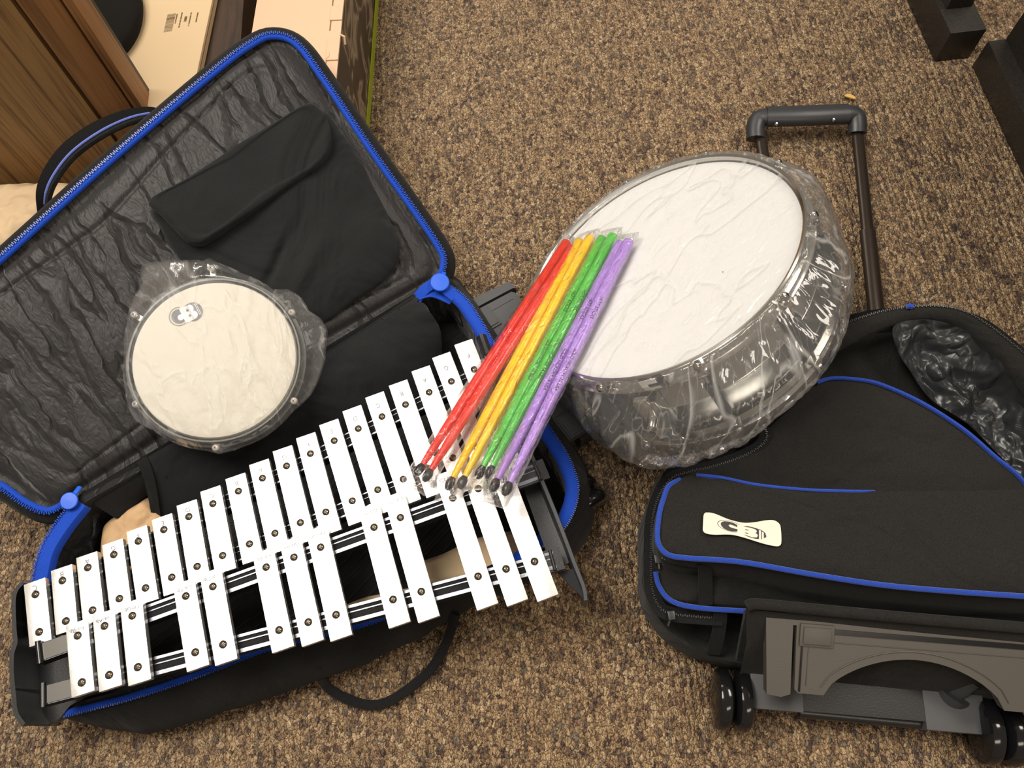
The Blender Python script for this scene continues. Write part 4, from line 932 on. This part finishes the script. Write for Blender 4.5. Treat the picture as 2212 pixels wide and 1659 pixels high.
ell(780, 570, 290, 112, .27, .0003, 0, .30*math.pi, 1.72*math.pi, inner=.955)
poly2([(930, 545), (860, 503), (760, 470), (650, 460), (590, 478), (572, 510), (585, 560), (640, 618), (720, 658), (820, 682), (935, 682), (935, 635), (860, 618), (790, 595), (748, 565), (742, 545), (780, 530), (850, 552), (930, 590)], .0004, 0)
poly2([(1060, 568), (1150, 569), (1260, 588), (1380, 626), (1402, 640), (1402, 848), (1340, 843), (1230, 818), (1130, 780), (1075, 750), (1150, 774), (1260, 812), (1350, 815), (1380, 780), (1365, 740), (1325, 716), (1352, 700), (1356, 670), (1320, 635), (1220, 600), (1120, 582)], .0004, 0)
poly2([(1449, 660), (1465, 682), (1465, 850), (1450, 850)], .0004, 0); poly2([(1508, 706), (1545, 745), (1566, 785), (1545, 815), (1510, 832)], .0004, 0)
poly2([(1402, 628), (1450, 650), (1500, 682), (1545, 722), (1545, 745), (1508, 706), (1465, 682), (1449, 660), (1402, 645)], .0004, 0)
for yy in (645, 715): poly2([(1105, yy-12), (1170, yy+4), (1178, yy+18), (1105, yy+4)], .0004, 0)
build(m_, 'logo', ['label_dark', 'sticker'], lb_, smooth=False)
# black zippers round the left end
def bz(pts, tape=.0085):
    path = catmull([P(*q) for q in pts], 150); m_ = MB(); m_.sweep(path, [(-tape, -.001), (-tape, 0), (0, .001), (tape, 0), (tape, -.001)]); build(m_, 'zipper_tape', 'hem', rbag)
    m_ = MB(); teeth(m_, [p+V((0, 0, .0016)) for p in path], (0, 0, 1), size=.0008, alt=.0004); build(m_, 'zipper_teeth', 'teeth_black', rbag, smooth=False)
bz([(1652, 925, .13), (1655, 948, .128), (1635, 970, .126), (1590, 992, .124), (1540, 1008, .124), (1490, 1020, .122), (1450, 1035, .120), (1422, 1075, .116), (1408, 1130, .112), (1406, 1200, .108), (1408, 1270, .102), (1424, 1312, .096), (1450, 1326, .094), (1500, 1332, .092), (1560, 1336, .09)])
bz([(1430, 1206, .136), (1450, 1212, .138), (1480, 1220, .138), (1515, 1228, .136)], .004)
for a_, b_, h_ in (((1421, 1208), (1424, 1228), .118), ((1450, 1330), (1443, 1352), .098)):
    m_ = MB(); m_.box(P(*a_, h_), (1, 0, 0), (0, 1, 0), (0, 0, 1), .004, .005, .003, bev=.001); m_.tube([P(*a_, h_), P(*b_, h_-.004)], .0016, 6); build(m_, 'zipper_pull', 'teeth_black', rbag)
for pts in ([(1521, 1216, .150), (1523, 1240, .136), (1524, 1270, .122), (1524, 1306, .108)], [(1556, 1322, .10), (1554, 1350, .085), (1548, 1385, .07), (1540, 1412, .055)]):
    m_ = MB(); m_.sweep(catmull([P(*q) for q in pts], 20), [(-.008, 0), (-.008, .0015), (.008, .0015), (.008, 0)], up=(0, -.5, .8)); build(m_, 'webbing_strap', 'hem', rbag)
# padded backing panel and wheel base
m_ = MB()
A_ = [P(1612, 1310, .150), P(1640, 1305, .152), P(1800, 1320, .152), P(2000, 1338, .152), P(2212, 1356, .152), P(2420, 1374, .152)]
path = catmull(A_, 60); m_.tube(path, .0062, 12)
sidep = [P(1606, 1318, .150), P(1650, 1318, .150), P(1662, 1345, .14), P(1690, 1440, .06), P(1640, 1446, .045), P(1592, 1432, .045)]
m_.poly([P(1612, 1316, .148), P(1700, 1325, .148), P(1715, 1450, .04), P(1640, 1448, .04), P(1590, 1434, .04)], (0, 0, 1), .012)
m_.loft([path, [p+V((.0, -.035, -.03)) for p in path], [p+V((.0, -.07, -.10)) for p in path]], False, flip=False)
build(m_, 'padded_panel', 'bag_fabric', rbag, angle=60)
o_ = P(1655, 1334, .142); ax_ = P(2212, 1378, .142)-o_; ay_ = P(1690, 1492, .108)-o_
q_ = trolley_base(rbag, o_, ax_, ay_, .335, .082, 'warm_grey_plastic', arch=(.068, .262, .048))
for x, y, w_, d_, mt in ((1672, 1492, .030, .022, 'grey_plastic'), (2052, 1538, .034, .022, 'grey_plastic')):
    m_ = MB(); m_.box(P(x, y, .045), ax_, V((0, 0, 1)).cross(ax_), (0, 0, 1), w_, d_, .012, bev=.002); build(m_, 'wheel_bracket', mt, rbag)
m_ = MB(); a_, b_ = P(1725, 1535, .04), P(2010, 1562, .04); m_.tube([a_, b_], .008, 12); m_.box((P(1700, 1490, .05)+P(2050, 1520, .05))/2, ax_, V((0, 0, 1)).cross(ax_), (0, 0, 1), .115, .022, .006); build(m_, 'axle_bar', 'black_plastic', rbag)
m_ = MB(); m_.tube([P(2100, 1470, .075), P(2060, 1500, .055)], .010, 12, flat=.5); m_.tube([P(2062, 1500, .058), P(2050, 1512, .05)], .018, 16, flat=.6); build(m_, 'tube_socket', 'dark_plastic', rbag)
wheel_pair(rbag, P(1580, 1512, .038), ax_, .036, .0105); wheel_pair(rbag, P(2148, 1580, .038), ax_, .038, .0115)
# pull handle
hc = [(1640, 272, .035), (1850, 266, .035)]
for xs in (((1641, 285), (1665, 440), (1710, 700)), ((1851, 275), (1874, 500), (1905, 790))):
    m_ = MB(); a_, b_, c2 = [P(x, y, .03) for x, y in xs]; m_.tube([a_, b_], .0098, 14, flat=.55); m_.tube([b_, c2], .0125, 14, flat=.55); build(m_, 'handle_tube', simple('tube_dark', rgb(.045, .034, .026), .3, metal=.6) if 'tube_dark' not in bpy.data.materials else bpy.data.materials['tube_dark'], rbag)
gpth = catmull([P(1632, 300, .03), P(1632, 275, .035), P(1640, 256, .04), P(1665, 252, .043), P(1740, 248, .045), P(1820, 245, .043), P(1848, 250, .04), P(1852, 268, .036), P(1852, 288, .03)], 50)
m_ = MB(); m_.tube(gpth, .0150, 16, flat=.8); m_.tube(catmull([P(1655, 252, .042), P(1740, 250, .044), P(1830, 246, .042)], 20), .0185, 16, flat=.75); g_ = build(m_, 'handle_grip', 'dark_plastic', rbag, angle=50)
for x, y in ((1677, 268), (1801, 259)): m_ = MB(); m_.lathe(P(x, y, .052), (0, -.5, 1), [(.003, 0), (.0025, .001), (0, .0014)], 12); build(m_, 'grip_screw', 'steel', g_)
# ================================================================= background
# oak cabinet
YC = .925; cab = thing('oak_cabinet', 'oak wood cabinet end standing behind the open lid at the left', 'cabinet', (-.9, YC, 0))
m_ = MB(); m_.box((-1.0, YC+.02, .45), (1, 0, 0), (0, 1, 0), (0, 0, 1), .398, .02, .45); build(m_, 'side_panel', 'oak', cab, smooth=False)
m_ = MB(); m_.box((-.568, YC+.02, .45), (1, 0, 0), (0, 1, 0), (0, 0, 1), .0265, .022, .45, bev=.002); build(m_, 'corner_stile', 'stile', cab)
m_ = MB(); m_.box((-.5315, YC+.02, .45), (1, 0, 0), (0, 1, 0), (0, 0, 1), .0065, .021, .45, bev=.001); build(m_, 'edge_strip', 'stile', cab)
m_ = MB(); m_.box((-.578, YC+.03, .45), (1, 0, 0), (0, 1, 0), (0, 0, 1), .052, .02, .449); build(m_, 'shadow_gap', 'black_wood', cab)  # black slab set behind the joints, its colour imitates their shade
# dark wooden shelf board behind the boxes
m_ = MB(); m_.box((-.56, 1.50, .063), (1, 0, 0), (0, 1, 0), (0, 0, 1), .17, .52, .063, bev=.002); dk = tag(build(m_, 'wooden_board', 'dark_wood', origin=(-.56, 1.3, 0)), 'dark brown wood board under the white barcode box, beside the cream box', 'board')
# boxes
def boxthing(name, label, a, b_, c_, d_, h, zb, mats):
    """a,b,c,d: top corners (world)"""
    m_ = MB(); tp = [V((p.x, p.y, h)) for p in (a, b_, c_, d_)]; bt = [V((p.x, p.y, zb)) for p in tp]
    o = thing(name, label, 'box', (sum((p.x for p in tp))/4, sum((p.y for p in tp))/4, zb))
    m_.add(tp+bt, [(0, 1, 2, 3), (7, 6, 5, 4), (0, 4, 5, 1), (1, 5, 6, 2), (2, 6, 7, 3), (3, 7, 4, 0)]); 
    n = (tp[1]-tp[0]).cross(tp[2]-tp[0])
    if n.z < 0: m_.f = [q[::-1] for q in m_.f]
    build(m_, 'carton', mats, o, smooth=False); return o, tp
e0, e1 = P(424, 182, .14), P(462, 0, .14); ed = (e1-e0).normalized(); sd = V((-ed.y, ed.x, 0))
a = e0-ed*.05; wb, tp = boxthing('white_box', 'flat white cardboard box with a barcode beside the oak cabinet', a, a+ed*.5, a+ed*.5+sd*.24, a+sd*.20, .14, .128, 'box_white')
m_ = MB(); m_.box((e0+ed*.18-V((0, 0, .002)))+V((0, 0, .003)), ed, sd, (0, 0, 1), .22, .0015, .001); build(m_, 'lid_seam', 'tan_text', wb)
def bp(x, y): return P(340+x/15.8, y/15.8, .1403)
m_ = MB(); dirb = (bp(350, 480)-bp(205, 1100)); wv_ = bp(480, 1060)-bp(205, 1100)
x_ = 0.0; random.seed(3)
while x_ < 1.0:
    w0 = random.choice([.008, .008, .016, .024]); s0 = bp(205, 1100)+dirb*x_; m_.add([s0, s0+wv_*1.05, s0+wv_*1.05+dirb*w0, s0+dirb*w0], [(0, 1, 2, 3)]); x_ += w0+random.choice([.01, .018, .026])
ln = -dirb.normalized(); upv = V((0, 0, 1)).cross(ln)
for p_, hl, sz in (((640, 640), .011, .0011), ((790, 680), .017, .0012), ((960, 650), .006, .0026), ((1110, 650), .015, .0012), ((1350, 590), .011, .0012)):
    s_ = -hl
    while s_ < hl:   # small print too faint to read in the photograph
        w_ = random.uniform(.0006, .0013); m_.box(bp(*p_)+ln*(s_+w_/2), ln, upv, (0, 0, 1), w_*.42, sz*random.uniform(.7, 1), .0002); s_ += w_+.0004+(.001 if random.random() < .12 else 0)
build(m_, 'barcode_print', 'tan_text', wb, smooth=False)
# black round disc on the white box
q0 = P(222, 38, .155); m_ = MB(); m_.lathe(q0, (0, 0, 1), [(0, .012), (.05, .0125), (.062, .011), (.067, .005), (.067, -.006), (.063, -.0135), (0, -.0135)], 56)
for i in range(len(m_.v)): p = m_.v[i]; m_.v[i] = V((q0.x+(p.x-q0.x)*.95+(p.y-q0.y)*.0, q0.y+(p.y-q0.y)*1.55, p.z))
tag(build(m_, 'round_cushion', 'suede', angle=50, origin=q0), 'round black padded disc lying on the white box', 'cushion')
# cream box with printed dark side
e0, e1 = P(726, 172, .2), P(743, 0, .2); ed = (e1-e0).normalized(); sd = V((-ed.y, ed.x, 0)); a = e0-ed*.10
f0 = P(541, 88, .2); wid = abs((f0-e0).dot(sd))
cb, tp = boxthing('cardboard_box', 'cream cardboard box with dark printed side and lime stripe behind the lid', a, a+ed*.62, a+ed*.62+sd*wid, a+sd*wid, .2, .0, 'box_cream')
outw = -sd
m_ = MB(); base_ = a+outw*.0008; m_.add([V((base_.x, base_.y, .197)), V((base_.x, base_.y, .001)), V(((base_+ed*.62).x, (base_+ed*.62).y, .001)), V(((base_+ed*.62).x, (base_+ed*.62).y, .197))], [(0, 1, 2, 3)]); build(m_, 'printed_side', 'box_print', cb, smooth=False)
m_ = MB(); b2 = a+outw*.0022; m_.box(V((b2.x, b2.y, .012))+ed*.265, ed, outw, (0, 0, 1), .265, .0006, .011); build(m_, 'lime_stripe', 'lime', cb, smooth=False)
m_ = MB()
for s_, l_ in ((.10, .045), (.175, .03)):
    c0 = a+ed*(s_+.06)+V((0, 0, .0012)); c0.z = .2012; m_.box(c0+outw*-.009, ed, outw, (0, 0, 1), l_*.5, .0095, .001, bev=.0005); build(m_, 'tuck_tab', 'box_cream', cb); m_ = MB()
m_.tube([P(712, 110, .201), P(710, 122, .202), P(703, 128, .202), P(701, 140, .2015)], .0015, 6); build(m_, 'torn_edge', 'box_cream', cb); m_ = MB(); m_.tube([P(715, 170, .2), P(724, 176, .203), P(728, 186, .198), P(722, 196, .19)], .002, 6)
build(m_, 'torn_edge', 'box_cream', cb); m_ = MB(); m_.tube([P(735, 75, .2005), P(744, 79, .2), P(746, 96, .19)], .0018, 6); build(m_, 'torn_edge', 'box_cream', cb)
m_ = MB(); m_.box(V(((a+ed*.36+sd*.017).x, (a+ed*.36+sd*.017).y, .2004)), ed, sd, (0, 0, 1), .16, .0008, .0005); build(m_, 'flap_edge', 'tan_text', cb)
# paper bag at the far left
L = catmull([P(x, y, .03) for x, y in [(-120, 470), (-60, 430), (0, 415), (70, 398), (90, 402), (155, 398), (190, 420), (150, 470), (60, 540), (-60, 620), (-140, 640)]], 120, True)
paper('paper_bag', L, .035, 'tan_paper', 'crumpled tan paper bag on the floor in front of the oak cabinet', 'paper bag', 11, 26)
# black furniture feet upper right
def foot(c0, c1, wdir, wid, ln_, h, label, post):
    o = thing('furniture_leg', label, 'furniture leg', c0)
    ax = (c1-c0).normalized(); wd = V((0, 0, 1)).cross(ax); wd = wd if wd.dot(wdir) > 0 else -wd
    m_ = MB(); m_.box(c0+ax*ln_*.5+wd*wid*.5+V((0, 0, h*.5)), ax, wd, (0, 0, 1), ln_*.5, wid*.5, h*.5, bev=.002); build(m_, 'foot_block', 'black_wood', o)
    s, t0, t1, hh_, off = post; m_ = MB(); m_.box(c0+ax*(s+t0*.5)+wd*(off+t1*.5)+V((0, 0, h+hh_*.5)), ax, wd, (0, 0, 1), t0*.5, t1*.5, hh_*.5, bev=.002); build(m_, 'upright', 'black_wood', o)
    return o
foot(P(2018, 134, 0), P(1958, 0, 0), V((1, 0, 0)), .062, .45, .062, 'black wooden stand foot with an upright, nearest the top edge', (.055, .06, .045, .55, .010))
foot(P(2099, 143, 0), P(2212, 386, 0), V((1, 0, 0)), .10, .60, .055, 'long black wooden base with tall panel cut off by the right edge', (.0, .60, .06, .7, .030))
# yellow scrap
pts = catmull([P(x, y, .008) for x, y in [(1824, 206), (1834, 203), (1846, 208), (1848, 213), (1838, 211)]], 30, True)
m_ = MB(); m_.poly(pts, (0, 0, 1), .002); tag(build(m_, 'paper_scrap', 'leaf', origin=P(1836, 208, 0)), 'tiny yellow scrap on the carpet above the pull handle', 'scrap')
# ================================================================= camera, light
cd = bpy.data.cameras.new('camera'); cam = bpy.data.objects.new('camera', cd); COL.objects.link(cam)
cd.sensor_width = 36; cd.sensor_fit = 'HORIZONTAL'; cd.lens = FPX*36/W; cd.clip_start = .02
mt_ = Matrix([list(ROT[0])+[0], list(ROT[1])+[0], list(ROT[2])+[CH], [0, 0, 0, 1]]); cam.matrix_world = mt_; S.camera = cam
wd_ = bpy.data.worlds.new('room_light'); S.world = wd_; wd_.use_nodes = True
bg = wd_.node_tree.nodes['Background']; bg.inputs[0].default_value = (1.0, .84, .68, 1); bg.inputs[1].default_value = .25
def troffer(x, y, z, sx, sy, pw, col, rz=0):
    l = bpy.data.lights.new('ceiling_light', 'AREA'); l.shape = 'RECTANGLE'; l.size = sx; l.size_y = sy; l.energy = pw; l.color = col
    o = bpy.data.objects.new('ceiling_light', l); COL.objects.link(o); o.location = (x, y, z); o.rotation_euler = (0, 0, rz); return o
WC = (1.0, .93, .83)
troffer(-.95, .80, 2.6, 1.35, 1.2, 80, WC)
troffer(1.7, .95, 2.6, .7, 1.2, 48, (1, .90, .79))
troffer(-.6, 3.0, 2.6, 1.2, .6, 22, WC)
troffer(.9, -1.9, 2.6, 1.2, .6, 20, (1, .86, .7))
S.view_settings.view_transform = 'Standard'; S.view_settings.look = 'None'; S.view_settings.exposure = 0.0; S.view_settings.gamma = 1; S.view_settings.use_curve_mapping = False
